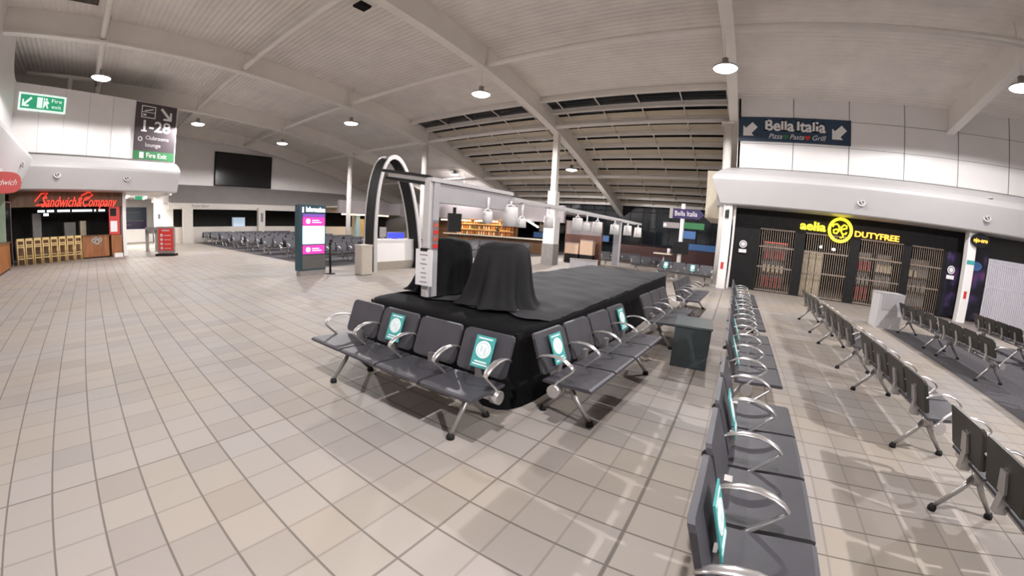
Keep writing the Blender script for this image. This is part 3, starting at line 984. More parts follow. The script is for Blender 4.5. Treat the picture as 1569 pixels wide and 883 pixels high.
# lit menu strip and glints inside
t = thing('menu_board', 'row of small lit white menu panels under the red neon sign', 'menu board', L3(1.2, 0.9, 2.12), LA)
part('backing', MB().box(0, 0.02, -0.06, 3.2, 0.05, 0.14), M['black'], t)
part('hanger', MB().box(0.1, 0.0, 0.1, 0.14, 0.04, 0.92), M['black'], t)
part('hanger', MB().box(3.0, 0.0, 0.1, 3.04, 0.04, 0.92), M['black'], t)
for a, b in ((0.0, 0.3), (0.4, 0.7), (0.85, 1.4), (1.5, 2.4), (2.5, 2.58), (2.7, 3.0)):
    part('menu_panel', MB().box(a, 0, 0, b, 0.02, 0.09), M['cool'], t)
for (x, z, w_, h_, m, lab) in ((1.05, 1.2, 0.42, 0.9, 'pkg_grey', 'dull olive cupboard door inside the dark food shop'),
                              (2.5, 1.25, 0.55, 0.4, 'pkg_grey', 'dim grey appliance on the rear counter of the food shop'),
                              (3.25, 1.2, 0.3, 0.5, 'pkg_cream', 'pale coffee machine in the dark food shop')):
    t = thing('shop_appliance', lab, 'appliance', L3(x, 2.2, 0), LA)
    part('body', MB().box(0, 0, 0.9, w_, 0.4, z + h_, 0.03), M[m], t)
    part('stand', MB().box(0, 0, 0, w_, 0.4, 0.9), M['black'], t)
solo('hanging_screen', MB().box(0, 0, 0, 0.22, 0.04, 0.12), M['cool'], 'small lit screen below the left end of the menu panels', 'screen', L3(1.45, 0.92, 1.96), LA)
t = thing('poster_stand', 'red poster with white notice below, beside the right end of the neon sign', 'poster', L3(4.3, 0.52, 1.04), LA)
part('poster_panel', MB().box(0, 0, 0.0, 0.5, 0.05, 1.28), M['red'], t)
part('notice', MB().box(0.06, -0.01, 0.12, 0.38, 0, 0.62), M['paper'], t)
part('dark_inset', MB().box(0.06, -0.01, 0.85, 0.34, 0, 1.2), M['black'], t)
# glass door and side counter at the extreme left
t = thing('glass_door', 'dark glass door leaf with pale frame at the left edge', 'door', (-3.52, 20.45, 0.0), 78)
part('door_leaf', MB().box(0, 0, 0.1, 0.75, 0.03, 2.5), M['glossblack'], t)
for a_ in ((-0.05, 0, 0, 2.55), (0.75, 0.8, 0, 2.55), (0, 0.75, 2.5, 2.55)):
    part('door_frame', MB().box(a_[0], -0.01, a_[2], a_[1], 0.05, a_[3]), M['alu'], t)
t = thing('food_counter', 'orange brown wooden counter at the left edge of the picture', 'counter', (-3.28, 14.5, 0), 90)
part('front_panel', MB().box(0, 0, 0.06, 5.6, 0.05, 0.98), M['wood'], t)
part('counter_top', MB().box(-0.02, -0.04, 0.98, 5.62, 0.55, 1.02), M['darkwood'], t)
part('plinth', MB().box(0, 0.055, 0, 5.6, 0.1, 0.06), M['black'], t)
part('end_panel', MB().box(5.55, 0.05, 0.06, 5.6, 0.5, 0.98), M['wood'], t)
# red oval hanging sign
t = thing('oval_sign', 'red oval sign with pale script hanging under the canopy at the left edge', 'sign', (-2.72, 15.5, 2.86), 6)
ring = []
for k in range(32):
    a = 2 * PI * k / 32
    c, s_ = math.cos(a), math.sin(a)
    ring.append((0.58 * math.copysign(abs(c) ** 0.6, c), 0.31 * math.copysign(abs(s_) ** 0.7, s_)))
part('sign_plate', MB().slabz(ring, -0.05, 0.05), M['red'], t)
text('lettering', 'Sandwich', 0.24, M['signwhite'], t, 0.02, -0.055, 0.0, shear=0.4, width=0.85)
part('hanging_post', MB().box(-0.03, -0.02, 0.2, 0.03, 0.02, 0.42), M['alu'], t)

# bar stools in a row along the counter
def make_stool():
    t = thing('bar_stool', '', 'stool', (0, 0, 0), LA, 'pale wooden bar stools at the food counter')
    for sx in (-1, 1):
        for sy in (-1, 1):
            h = 1.08 if sy < 0 else 0.74
            part('leg', MB().tube([(sx * 0.135, sy * 0.16, 0), (sx * 0.125, sy * 0.145, h)], 0.022, 8), M['pine'], t)
    part('seat', MB().box(-0.15, -0.17, 0.72, 0.15, 0.18, 0.76, 0.03), M['pine'], t)
    part('back_rail', MB().box(-0.14, -0.16, 0.98, 0.14, -0.13, 1.08), M['pine'], t)
    part('back_rail', MB().box(-0.14, -0.16, 0.80, 0.14, -0.13, 0.84), M['pine'], t)
    part('foot_rail', MB().box(-0.13, -0.165, 0.26, 0.13, -0.14, 0.30), M['pine'], t)
    part('foot_rail', MB().box(-0.13, 0.14, 0.34, 0.13, 0.165, 0.38), M['pine'], t)
    for sx in (-1, 1):
        part('foot_rail', MB().box(sx * 0.128 - 0.012, -0.15, 0.44, sx * 0.128 + 0.012, 0.15, 0.48), M['pine'], t)
    return t
st = make_stool()
ORD = ['first', 'second', 'third', 'fourth', 'fifth', 'sixth', 'seventh', 'eighth', 'ninth', 'tenth', 'eleventh', 'twelfth', 'thirteenth', 'fourteenth', 'fifteenth', 'sixteenth']
for i in range(8):
    o = st if i == 0 else copy_tree(st)
    o.location = L3(0.36 + i * 0.345, -0.08 + i * 0.035, 0)
    o['label'] = ORD[i] + ' pale wooden bar stool from the left in the row along the food counter'

# signs on the panels
t = thing('exit_sign', 'small green fire exit sign with arrow on the upper left white panels', 'sign', L3(1.15, -0.03, 6.55), LA)
part('sign_plate', MB().box(-0.97, 0, -0.36, 0.97, 0.03, 0.36), M['exitwhite'], t)
part('green_field', MB().box(-0.89, -0.008, -0.28, 0.89, 0, 0.28), M['exitgreen'], t)
def arrow_thin(cx, cz, s, sx=1):
    # bar arrow pointing down, left when sx = 1
    d = 0.18
    pts = [(-1, -1), (0.4, -1), (0.4, -0.66), (-0.35, -0.66), (1.0, 0.69), (0.69, 1.0), (-0.66, -0.35), (-0.66, 0.4), (-1, 0.4)]
    r = [(cx + sx * s * x, cz + s * y) for x, y in pts]
    return r if sx > 0 else r[::-1]
part('arrow', MB().slabz(arrow_thin(-0.62, 0, 0.2), -0.014, -0.008), M['exitwhite'], t)
mb = MB().box(-0.22, -0.014, -0.22, 0.0, -0.008, 0.22)
mb.box(0.04, -0.014, -0.22, 0.08, -0.008, 0.22)
mb.disc_xz(0.16, -0.008, 0.16, 0.05, 0.006, 14)
mb.slabz([(0.10, 0.08), (0.22, 0.10), (0.28, 0.0), (0.20, -0.04), (0.26, -0.20), (0.20, -0.22), (0.14, -0.06), (0.10, -0.14), (0.02, -0.16), (0.06, -0.08)], -0.014, -0.008)
part('running_figure', mb, M['exitwhite'], t)
text('lettering', 'Fire', 0.22, M['exitwhite'], t, 0.58, -0.011, 0.12, width=0.42)
text('lettering', 'exit', 0.22, M['exitwhite'], t, 0.58, -0.011, -0.12, width=0.40)
t = thing('gate_sign', 'tall dark banner sign reading 1-28 with a green strip at its foot', 'sign', L3(6.27, -0.04, 5.86), LA)
part('sign_plate', MB().box(-1.02, 0, -0.92, 1.02, 0.03, 1.38), M['signgrey'], t)
part('green_strip', MB().box(-1.02, 0, -1.32, 1.02, 0.03, -0.92), M['green'], t)
text('lettering', '1-28', 0.72, M['signwhite'], t, 0.0, -0.004, 0.26, width=1.36, bold=0.012)
part('figure_foot', MB().box(-0.71, -0.008, 0.0, -0.43, -0.001, 0.07), M['signwhite'], t)
text('lettering', 'Clubrooms', 0.27, M['signpale'], t, 0.12, -0.004, -0.28, width=1.15)
text('lettering', 'lounge', 0.27, M['signpale'], t, -0.08, -0.004, -0.62, width=0.75)
text('lettering', 'Fire', 0.32, M['signwhite'], t, -0.16, -0.004, -1.12, width=0.45)
text('lettering', 'Exit', 0.32, M['signwhite'], t, 0.40, -0.004, -1.12, width=0.45)
mb = MB()
for (a, b, c, d) in ((-0.75, 0.66, -0.05, 0.70), (-0.75, 1.2, -0.05, 1.24), (-0.75, 0.66, -0.71, 1.24), (-0.09, 0.66, -0.05, 1.24), (-0.75, 0.92, -0.05, 0.95), (-0.66, 0.76, -0.5, 0.84)):
    mb.box(a, -0.006, b, c, 0, d)
mb.slabz([(-0.62, 1.0), (-0.2, 1.12), (-0.16, 1.08), (-0.55, 0.97)], -0.006, 0)
part('gate_pictogram', mb, M['signwhite'], t)
part('arrow', MB().slabz(arrow_thin(0.48, 0.95, 0.30, -1), -0.006, 0), M['signwhite'], t)
part('door_pictogram', MB().box(-0.72, -0.006, -1.26, -0.52, 0, -0.98), M['signwhite'], t)
mb = MB().ring_xz(-0.72, 0, -0.36, 0.07, 0.11, 0.006, 18)
part('lounge_pictogram', mb, M['signpale'], t)
solo('speaker_box', MB().box(0, -0.06, 0, 0.1, 0.1, 0.55, 0.02), M['black'], 'thin black box on the end of the left white wall under the gate sign', 'speaker', L3(7.33, 0.1, 4.75), LA)
def can_pl(x, z, dz=-0.22):
    return (x, -0.96 + (3.98 - (z - dz)) * 0.4595, z)
for (x, z, lab) in ((1.83, 3.58, 'swivel spot in the left canopy above the red neon sign'), (4.78, 3.55, 'swivel spot in the left canopy near its right end')):
    eyeball(L3(*can_pl(x, z)), LA, lab, 'swivel spots in the left canopy')
for (y, z, lab) in ((20.6, 3.75, 'swivel spot in the left side canopy beside the mitred corner'), (18.55, 3.78, 'swivel spot in the left side canopy at the left edge')):
    p = can_pt(0, z)
    eyeball((-3.4 - p[1], y, z), 90, lab, 'swivel spots in the left side canopy')

# ------------------------------------------------------------------ corridor beyond the left building
struct('wall_corridor_end', MB().box(0.5, 38.0, 0, 6.0, 38.2, 3.4), M['white'])
struct('ceiling_corridor', MB().box(0.5, 26.5, 3.25, 4.46, 38, 3.32), M['plaster'])
struct('wall_corridor_left', MB().box(0.9, 25.5, 0, 1.0, 38, 3.3), M['white'])
struct('wall_corridor_right', MB().box(4.45, 33.4, 0, 5.6, 33.6, 3.3), M['white'])
solo('low_wall', MB().box(0, 0, 0, 3.2, 0.15, 1.0), M['white'], 'low white wall across the end of the bright corridor', 'wall', (1.2, 36.0, 0))
t = thing('corridor_poster', 'dark navy poster at the end of the bright corridor', 'poster', (1.95, 37.9, 0.95))
part('poster_panel', MB().box(0, 0, 0, 2.2, 0.06, 1.75), M['navy'], t)
part('purple_band', MB().box(0, -0.01, 0.0, 2.2, 0, 0.75), M['purple'], t)
for a_ in ((0.15, 0.62, 2.0, 0.74), (0.3, 0.30, 1.0, 0.42), (0.5, 1.3, 1.7, 1.42)):
    part('text_line', MB().box(a_[0], -0.015, a_[1] + 0.04, a_[2], -0.01, a_[3] - 0.03), M['mauve'], t)
for (x, y, lab) in ((2.05, 30.0, 'left one of the lit fluorescent tubes on the corridor ceiling'), (3.3, 31.0, 'right one of the lit fluorescent tubes on the corridor ceiling')):
    t = thing('tube_light', lab, 'light', (x, y, 3.14), 0, 'corridor tube lights')
    part('tube', MB().box(-0.09, -1.6, -0.04, 0.09, 1.6, 0.02, 0.03), M['tube'], t)
    part('housing', MB().box(-0.13, -1.65, 0.02, 0.13, 1.65, 0.10), M['paper'], t)
    ld = bpy.data.lights.new('tube_lamp', 'AREA')
    ld.shape = 'RECTANGLE'
    ld.size, ld.size_y = 0.2, 3.2
    ld.energy = 150
    ld.color = (1.0, 0.95, 0.86)
    lo = bpy.data.objects.new('tube_lamp', ld)
    COL.objects.link(lo)
    lo.parent = t
    lo.location = (0, 0, -0.06)
t = thing('exit_light', 'tiny green exit light hanging before the bright corridor', 'sign', (2.55, 27.2, 2.95))
part('sign_plate', MB().box(-0.22, -0.03, -0.1, 0.22, 0.03, 0.1), M['exitgreen'], t)
part('hanging_rod', MB().box(-0.012, -0.012, 0.1, 0.012, 0.012, 0.3), M['alu'], t)
t = thing('column', 'white square column at the mouth of the corridor', 'column', (4.15, 30.6, 0))
part('shaft', MB().box(-0.28, -0.28, 0, 0.28, 0.28, 3.3, 0.03), M['white'], t)
part('dark_plate', MB().box(-0.08, -0.3, 1.75, 0.06, -0.28, 2.05), M['ink'], t)
t = thing('barrier_post', 'grey arched metal barrier standing beside the red poster stand', 'barrier', (2.95, 24.6, 0), -35)
part('frame', MB().box(-0.36, -0.05, 0, -0.2, 0.05, 1.15).box(0.2, -0.05, 0, 0.36, 0.05, 1.15).box(-0.36, -0.05, 0.95, 0.36, 0.05, 1.3), M['pkg_grey'], t)
for sx in (-0.28, 0.28):
    part('foot', MB().box(sx - 0.12, -0.1, 0, sx + 0.12, 0.1, 0.03), M['pkg_grey'], t)
# red freestanding poster
t = thing('poster_stand', 'red freestanding poster board in a grey frame on a dark foot', 'poster stand', (3.2, 21.2, 0), -36)
part('frame', MB().box(-0.47, -0.03, 0.16, 0.47, 0.03, 1.36, 0.02), M['alu'], t)
part('poster_panel', MB().box(-0.38, -0.04, 0.24, 0.38, -0.03, 1.27), M['red'], t)
mb = MB()
for k in range(4):
    mb.disc_xz(-0.22, -0.04, 0.36 + k * 0.2, 0.07, 0.004, 16)
    mb.box(-0.08, -0.044, 0.33 + k * 0.2, 0.26, -0.04, 0.36 + k * 0.2)
mb.box(-0.2, -0.044, 1.15, 0.2, -0.04, 1.2)
part('poster_print', mb, M['signpale'], t)
part('foot', MB().box(-0.5, -0.22, 0, 0.5, 0.22, 0.10, 0.05), M['black'], t)
part('stem', MB().box(-0.4, -0.02, 0.1, 0.4, 0.02, 0.18), M['alu'], t)

# ------------------------------------------------------------------ far wall with the wide screen
WY = 33.0
struct('wall_screen', MB().box(4.0, WY, 2.9, 28.6, WY + 0.25, 9.0), M['plaster'])
t = thing('wall_screen_display', 'wide blank black screen on the far white wall', 'screen', (10.95, WY, 5.6))
part('bezel', MB().box(-2.38, -0.14, -1.32, 2.38, 0, 1.32), M['black'], t)
part('display', MB().box(-2.3, -0.15, -1.24, 2.3, -0.14, 1.24), M['glossblack'], t)
mb = MB().profx([(0, 4.25), (-1.2, 2.92), (-1.25, 2.86), (0, 2.86)], 5.2, 20.9)
o = MB(Matrix.Translation((0, WY, 0)))
o.v = [(x, y + WY, z) for x, y, z in mb.v]
o.f, o.sm, o.mi = mb.f, mb.sm, mb.mi
struct('trim_60', o, M['awning'])
struct('trim_61', MB().box(5.0, WY - 1.24, 2.42, 21.0, WY - 1.0, 2.86), M['fascia'])
t = thing('fascia_lettering', 'faint grey shop name on the pale fascia under the black screen', 'sign', (8.2, WY - 1.25, 2.65))
text('lettering', 'border', 0.34, M['ink'], t, -0.9, 0, 0, width=1.3)
text('lettering', 'stores', 0.30, M['signpale'], t, 1.4, 0, 0, width=1.7)
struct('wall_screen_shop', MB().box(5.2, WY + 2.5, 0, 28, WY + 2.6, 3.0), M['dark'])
struct('wall_screen_lower', MB().box(5.0, WY - 1.2, 0, 21.0, WY - 1.1, 1.15), M['fascia'])
for (x, w_, lab) in ((6.3, 0.7, 'pale square pier left of the dark shop opening on the far wall'), (12.0, 0.55, 'pale square pier in the middle of the far dark shop opening'), (21.2, 0.5, 'pale square pier at the right end of the far dark shop opening')):
    t = thing('pier', lab, 'column', (x, WY - 1.45, 0))
    part('shaft', MB().box(-w_ / 2, -0.2, 0, w_ / 2, 0.2, 2.6), M['fascia'], t)
    if 11 < x < 13:
        part('notice', MB().box(-0.1, -0.22, 1.5, 0.1, -0.2, 2.2), M['ink'], t)
for (x, lab) in ((8.4, 'left one of three dim ceiling lights in the far dark shop'), (10.0, 'middle one of three dim ceiling lights in the far dark shop'), (11.3, 'right one of three dim ceiling lights in the far dark shop')):
    solo('ceiling_panel_light', MB().box(-0.35, -0.2, 0, 0.35, 0.2, 0.04), M['cooldim'], lab, 'light', (x, WY + 1.0, 2.66), 0, 'dim lights in the far shop')
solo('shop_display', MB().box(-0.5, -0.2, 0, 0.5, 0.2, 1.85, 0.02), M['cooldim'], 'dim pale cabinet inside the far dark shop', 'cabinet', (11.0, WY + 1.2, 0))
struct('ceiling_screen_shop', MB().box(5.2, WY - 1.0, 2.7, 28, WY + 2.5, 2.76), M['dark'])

# tall hall columns on the grid
def hall_column(x, y, lab, clad=False):
    t = thing('column', lab, 'column', (x, y, 0))
    if clad:
        part('shaft', MB().box(-0.14, -0.14, 3.0, 0.14, 0.14, beam_z(x) - 0.03, 0.02), M['steel'], t)
        part('collar', MB().box(-0.22, -0.22, 2.0, 0.22, 0.22, 3.6, 0.02), M['steel'], t)
        part('pale_cladding', MB().box(-0.30, -0.30, 1.02, 0.30, 0.30, 2.35, 0.02), M['white'], t)
        part('dark_cladding', MB().box(-0.32, -0.32, 0, 0.32, 0.32, 1.02, 0.02), M['pkg_grey'], t)
    else:
        part('shaft', MB().tube([(0, 0, 0), (0, 0, beam_z(x) - 0.03)], 0.17, 20), M['steel'], t)
        part('base_plate', MB().box(-0.26, -0.26, 0, 0.26, 0.26, 0.03), M['steel'], t)
        part('cap_plate', MB().box(-0.24, -0.24, beam_z(x) - 0.12, 0.24, 0.24, beam_z(x) - 0.04), M['steel'], t)
hall_column(16.75, 8.5, 'pale column with a grey clad foot standing behind the draped island', True)
hall_column(16.25, 17.06, 'slim pale column standing behind the black arch')
hall_column(16.2, 25.05, 'slim pale column standing right of the lit information totem')
hall_column(16.25, 0.62, 'tall slim pale column rising at the corner of the white panelled wall')
# ceiling vents
for (x, y, w_, d_, lab) in ((-0.95, 15.2, 1.0, 1.3, 'brown louvred vent in the ceiling at the upper left edge'), (6.55, 10.3, 0.42, 0.42, 'small black square vent in the ceiling beside the nearest rafter')):
    z = roof_z(x) - 0.02
    t = thing('ceiling_vent', lab, 'vent', (x, y, z - 0.04))
    part('vent_frame', MB().box(-w_ / 2, -d_ / 2, 0, w_ / 2, d_ / 2, 0.06), M['grille'] if w_ > 0.6 else M['black'], t)
    mb = MB()
    for k in range(12):
        xx = -w_ / 2 + w_ * (k + 0.5) / 12
        mb.box(xx - 0.01, -d_ / 2 + 0.03, -0.03, xx + 0.01, d_ / 2 - 0.03, 0)
    part('louvre', mb, M['grille'] if w_ > 0.6 else M['black'], t)

# ------------------------------------------------------------------ bench seating
NOTICE = None
def seat_mesh(high):
    prof = [(-0.33, 0.425), (-0.325, 0.445), (-0.30, 0.452), (-0.15, 0.445), (0.0, 0.432), (0.10, 0.43), (0.125, 0.425), (0.125, 0.405), (0.0, 0.405), (-0.15, 0.417), (-0.30, 0.42)]
    return MB().profx(prof, -0.255, 0.255).mesh('seat', M['vinyl'])
def back_mesh(high):
    top = 0.79 if high else 0.745
    tilt = 0.13 if high else 0.11
    z0 = 0.455
    vs, fs = [], []
    # rounded sheet outline swept through the thickness, leaning back and slightly curved
    out = []
    wd = 0.25
    for (sx, sz, a0) in ((1, 1, 0), (-1, 1, 90), (-1, -1, 180), (1, -1, 270)):
        for a in (0, 45, 90):
            r = math.radians(a0 + a)
            rad = 0.035
            out.append((sx * (wd - rad) + rad * math.cos(r), (1 if sz > 0 else 0), rad * math.sin(r) + (-rad if sz > 0 else rad)))
    ring = [(x, (top if t else z0) + dz) for x, t, dz in out]
    def yy(z):
        u = (z - z0) / (top - z0)
        return 0.125 + tilt * u + 0.02 * math.sin(PI * u) * -1
    n = len(ring)
    vs = [(x, yy(z), z) for x, z in ring] + [(x, yy(z) + 0.028, z) for x, z in ring]
    mb = MB()
    mb.add(vs, [tuple(range(n)), tuple(range(2 * n - 1, n - 1, -1))] + [((i + 1) % n, i, n + i, n + (i + 1) % n) for i in range(n)])
    return mb.mesh('backrest', M['vinyl'] if high else M['vinyldark'])
def bracket_mesh(high):
    mb = MB()
    mb.add([(-0.045, 0.17, 0.50), (0.045, 0.17, 0.50), (0.035, 0.215, 0.63), (-0.035, 0.215, 0.63),
            (-0.045, 0.19, 0.49), (0.045, 0.19, 0.49), (0.035, 0.235, 0.63), (-0.035, 0.235, 0.63)],
           [(0, 1, 2, 3), (7, 6, 5, 4), (0, 4, 5, 1), (1, 5, 6, 2), (2, 6, 7, 3), (3, 7, 4, 0)])
    mb.box(-0.03, 0.10, 0.36, 0.03, 0.185, 0.51)
    return mb.mesh('back_bracket', M['alu'])
def arm_mesh():
    pts = [(0, 0.20, 0.600), (0, 0.15, 0.632), (0, 0.08, 0.650), (0, 0.0, 0.652), (0, -0.07, 0.635), (0, -0.125, 0.605), (0, -0.152, 0.578), (0, -0.145, 0.560), (0, -0.10, 0.515), (0, -0.02, 0.440), (0, 0.03, 0.375)]
    return MB().tube(pts, [0.007, 0.008, 0.009, 0.009, 0.009, 0.009, 0.009, 0.010, 0.011, 0.012, 0.014], 10, rx=[0.018, 0.024, 0.028, 0.030, 0.029, 0.026, 0.021, 0.018, 0.016, 0.018, 0.024]).mesh('armrest', M['chrome'])

def leg_mesh():
    mb = MB()
    mb.tube([(0, 0.0, 0.33), (0, -0.09, 0.20), (0, -0.24, 0.035)], [0.030, 0.024, 0.018], 10, rx=[0.030, 0.022, 0.018])
    mb.tube([(0, 0.0, 0.33), (0, 0.09, 0.20), (0, 0.24, 0.035)], [0.030, 0.024, 0.018], 10, rx=[0.030, 0.022, 0.018])
    mb.tube([(0, 0, 0.26), (0, 0, 0.36)], 0.04, 12)
    return mb.mesh('leg', M['alu'])
def foot_mesh(sy):
    return MB().lathe([(0.001, 0), (0.034, 0), (0.036, 0.02), (0.022, 0.045), (0.001, 0.045)], 14, (0, sy * 0.245, 0)).mesh('foot', M['black'])
def beam_mesh(n):
    h = n * 0.27
    mb = MB().tube([(-h + 0.02, 0, 0.36), (h - 0.02, 0, 0.36)], 0.042, 14)
    return mb.mesh('beam', M['alu'])
def cap_mesh(x):
    return MB().tube([(x - 0.035, 0, 0.36), (x + 0.035, 0, 0.36)], 0.056, 18).mesh('beam_cap', M['chrome'])
def notice_mesh():
    # teal card lying against the front of the backrest: white disc, grey glyph, white lines
    u = math.atan2(0.13, 0.33)
    T = Matrix.Translation((0.01, 0.158, 0.635)) @ Matrix.Rotation(-u, 4, 'X')
    mb = MB(T)
    mb.box(-0.095, -0.012, -0.135, 0.095, -0.004, 0.135)
    mb.k = 1
    mb.disc_xz(0, -0.012, 0.02, 0.074, 0.002, 26)
    for z, w_ in ((0.112, 0.07), (-0.085, 0.06), (-0.108, 0.075)):
        mb.box(-w_, -0.0135, z - 0.006, w_, -0.012, z + 0.006)
    mb.k = 2
    mb.box(-0.028, -0.0155, 0.0, -0.008, -0.014, 0.05)
    mb.box(0.010, -0.0155, -0.02, 0.03, -0.014, 0.04)
    mb.ring_xz(0, -0.014, 0.02, 0.052, 0.06, 0.0015, 24)
    return mb.mesh('distancing_notice', [M['teal'], M['noticewhite'], M['noticegrey']])

ME = {}
for hi in (True, False):
    ME[hi] = (seat_mesh(hi), back_mesh(hi), bracket_mesh(hi))
ARM, LEG, NOT_ = arm_mesh(), leg_mesh(), notice_mesh()
FOOT = (foot_mesh(-1), foot_mesh(1))
BEAM = {n: beam_mesh(n) for n in (2, 3, 4)}
CAPS = {n: (cap_mesh(-n * 0.27 + 0.01), cap_mesh(n * 0.27 - 0.01)) for n in (2, 3, 4)}

def bench(x, y, ang, label, grp, n=4, notices=(), high=True, detail=True):
    t = thing('bench_seating', label, 'seating', (x, y, 0.0 if not (grp and 'carpet' in grp) else 0.006), ang, grp)
    me = ME[high]
    for i in range(n):
        cx = (i - (n - 1) / 2) * 0.54
        put('seat', me[0], t).location = (cx, 0, 0)
        b = put('backrest', me[1], t)
        b.location = (cx, 0, 0)
        if detail:
            put('back_bracket', me[2], b)
        if i in notices:
            put('distancing_notice', NOT_, b)['label'] = 'teal notice with a white disc'
    for i in range(n + 1):
        put('armrest', ARM, t).location = ((i - n / 2) * 0.54 + (0.02 if i == 0 else -0.02 if i == n else 0), 0, 0)
    for s_ in (-1, 1):
        l = put('leg', LEG, t)
        l.location = (s_ * (n * 0.27 - 0.27), 0, 0)
        if detail:
            put('foot', FOOT[0], l)
            put('foot', FOOT[1], l)
    put('beam', BEAM[n], t)
    if detail:
        put('beam_cap', CAPS[n][0], t)
        put('beam_cap', CAPS[n][1], t)
    return t

GA = 'benches around the black draped island'
bench(2.24, 2.59, -90 + 1.5, 'four seat charcoal bench along the near end of the black draped island, two teal notices', GA, 4, (1, 3))
bench(3.74, 1.14, -4.0, 'four seat charcoal bench along the right side of the black island, nearest its corner', GA, 4, (0, 3))
bench(6.42, 0.98, -3.0, 'three seat charcoal bench behind the slate grey box beside the black island', GA, 3)
bench(9.3, 0.90, -2.0, 'charcoal bench beside the far end of the black island, before the white column', GA, 4)
GC = 'benches in the row facing the duty free shop'
for i, (x, no) in enumerate(((2.16, (0, 2)), (4.80, (0, 2)), (7.33, (1,)), (9.78, (1,)))):
    bench(x, -0.30, 0, ['nearest charcoal bench, at the bottom right, with arm loops and two teal notices',
                        'second charcoal bench from the bottom right in the row seen along its seats',
                        'third charcoal bench from the bottom right, level with the slate grey box',
                        'farthest charcoal bench of the row, ending near the white square column'][i], GC, 4, no)
bench(-0.55, -0.30, 0, 'charcoal bench cut off by the bottom edge at the lower right', GC, 4, (3,))
GD = 'benches with their backs to the aisle, right'
for i, (x, n) in enumerate(((2.08, 4), (4.72, 4), (7.32, 4), (9.95, 4))):
    bench(x, -2.10, 0, ['dark shelled bench seen from behind at the lower right edge',
                        'second dark shelled bench seen from behind, up the aisle from the right edge',
                        'third dark shelled bench seen from behind, up the aisle from the right edge',
                        'farthest dark shelled bench of the aisle row, nearest the duty free shutters'][i], GD, n, (), False)
GE = 'benches on the right carpet'
for j, (y, xs) in enumerate(((-4.75, (10.2, 7.95, 4.4)), (-6.9, (10.3, 8.0, 5.6)), (-9.2, (10.3, 8.0)))):
    for i, x in enumerate(xs):
        bench(x, y, 0, 'dark shelled bench on the right carpet, %s row back, %s from the pale pedestal' % (ORD[j], ORD[i]), GE, 4, (), False, j < 2)
GF = 'benches on the carpet before the lit bar'
for j, (x, ys) in enumerate(((12.9, (13.6, 15.9)), (15.2, (13.0, 15.3)), (17.6, (12.6, 14.9)), (20.0, (12.7, 15.0)))):
    for i, y in enumerate(ys):
        bench(x, y, -90, 'charcoal bench on the carpet before the lit bar, %s row back, %s of its row' % (ORD[j], ('right', 'left')[i]), GF, 4, (), True, False)
GL = 'benches on the far left carpet'
rows = (13.6, 14.35, 16.0, 16.75, 18.4, 19.15, 20.8, 21.55, 23.2, 23.95, 25.6, 26.35, 28.0, 28.75, 30.0, 30.75)
for j, y in enumerate(rows):
    for i, x in enumerate((8.35, 10.7) if y < 17 else (8.2, 10.55, 12.9)):
        bench(x, y, 180 if j % 2 else 0, 'charcoal bench on the far left carpet, %s row back, %s from the aisle' % (ORD[j], ORD[i]), GL, 4, (), True, False)
GR = 'benches by the far restaurant'
bench(15.55, 1.85, -90, 'charcoal bench with two pale blue notices near the far sign post', GR, 4, (0, 2), True)
bench(17.7, 3.6, -60, 'charcoal bench with bright armrests before the dark maroon wall, nearer the sign post', GR, 4, (), True, False)
bench(19.0, 5.5, -60, 'charcoal bench with bright armrests before the dark maroon wall, nearer the brown partition', GR, 4, (), True, False)

# ------------------------------------------------------------------ black draped island with its gantry
def draped(name, lab, cat, loc, hx, hy, h, flare, folds, amp, m, tophump=0.0, seed=1, ang=0, square=6.0):
    # cloth over a block: flat top, rounded shoulders, folded sides that flare to the ground
    rnd = random.Random(seed)
    ph = [rnd.uniform(0, 2 * PI) for _ in range(6)]
    mb = MB()
    n = 144
    levels = [(0.0, 1.0), (0.25, 1.0), (0.5, 1.0), (0.8, 1.0), (0.94, 1.0), (1.0, 0.985), (1.01, 0.94), (1.02, 0.82), (1.03, 0.66), (1.06, 0.36), (1.10, 0.12), (1.12, 0.0)]
    vs, fs = [], []
    for q, (r_, zf) in enumerate(levels[:11]):
        pass
    def outline(a, e):
        c, s_ = math.cos(a), math.sin(a)
        k_ = (abs(c) ** e + abs(s_) ** e) ** (-1 / e)
        return c * k_, s_ * k_
    for q, (r_, zf) in enumerate(levels):
        for k in range(n):
            a = 2 * PI * k / n
            ox, oy = outline(a, square)
            down = 1 - zf
            fold = 1 + amp * down * (math.sin(folds * a + ph[0]) + 0.6 * math.sin(folds * 1.7 * a + ph[1]) + 0.4 * math.sin(folds * 0.45 * a + ph[2]))
            g = flare * down ** 1.3
            rr = min(r_, 1.0) if r_ <= 1 else 1 + (r_ - 1) * 0.25
            x = ox * (hx * rr + g * (1 if r_ >= 1 else 0)) * (fold if r_ > 1 else 1)
            y = oy * (hy * rr + g * (1 if r_ >= 1 else 0)) * (fold if r_ > 1 else 1)
            z = h * zf
            if r_ <= 0.94:
                z += 0.012 * math.sin(3.1 * x + ph[3]) * math.sin(2.3 * y + ph[4]) - 0.012 + tophump * (1 - r_ * r_) * (0.7 + 0.3 * math.sin(a * 2 + ph[5]))
            vs.append((x, y, z))
    for q in range(len(levels) - 1):
        for k in range(n):
            fs.append((q * n + k, (q + 1) * n + k, (q + 1) * n + (k + 1) % n, q * n + (k + 1) % n))
    mb.add(vs, fs, True)
    return mb

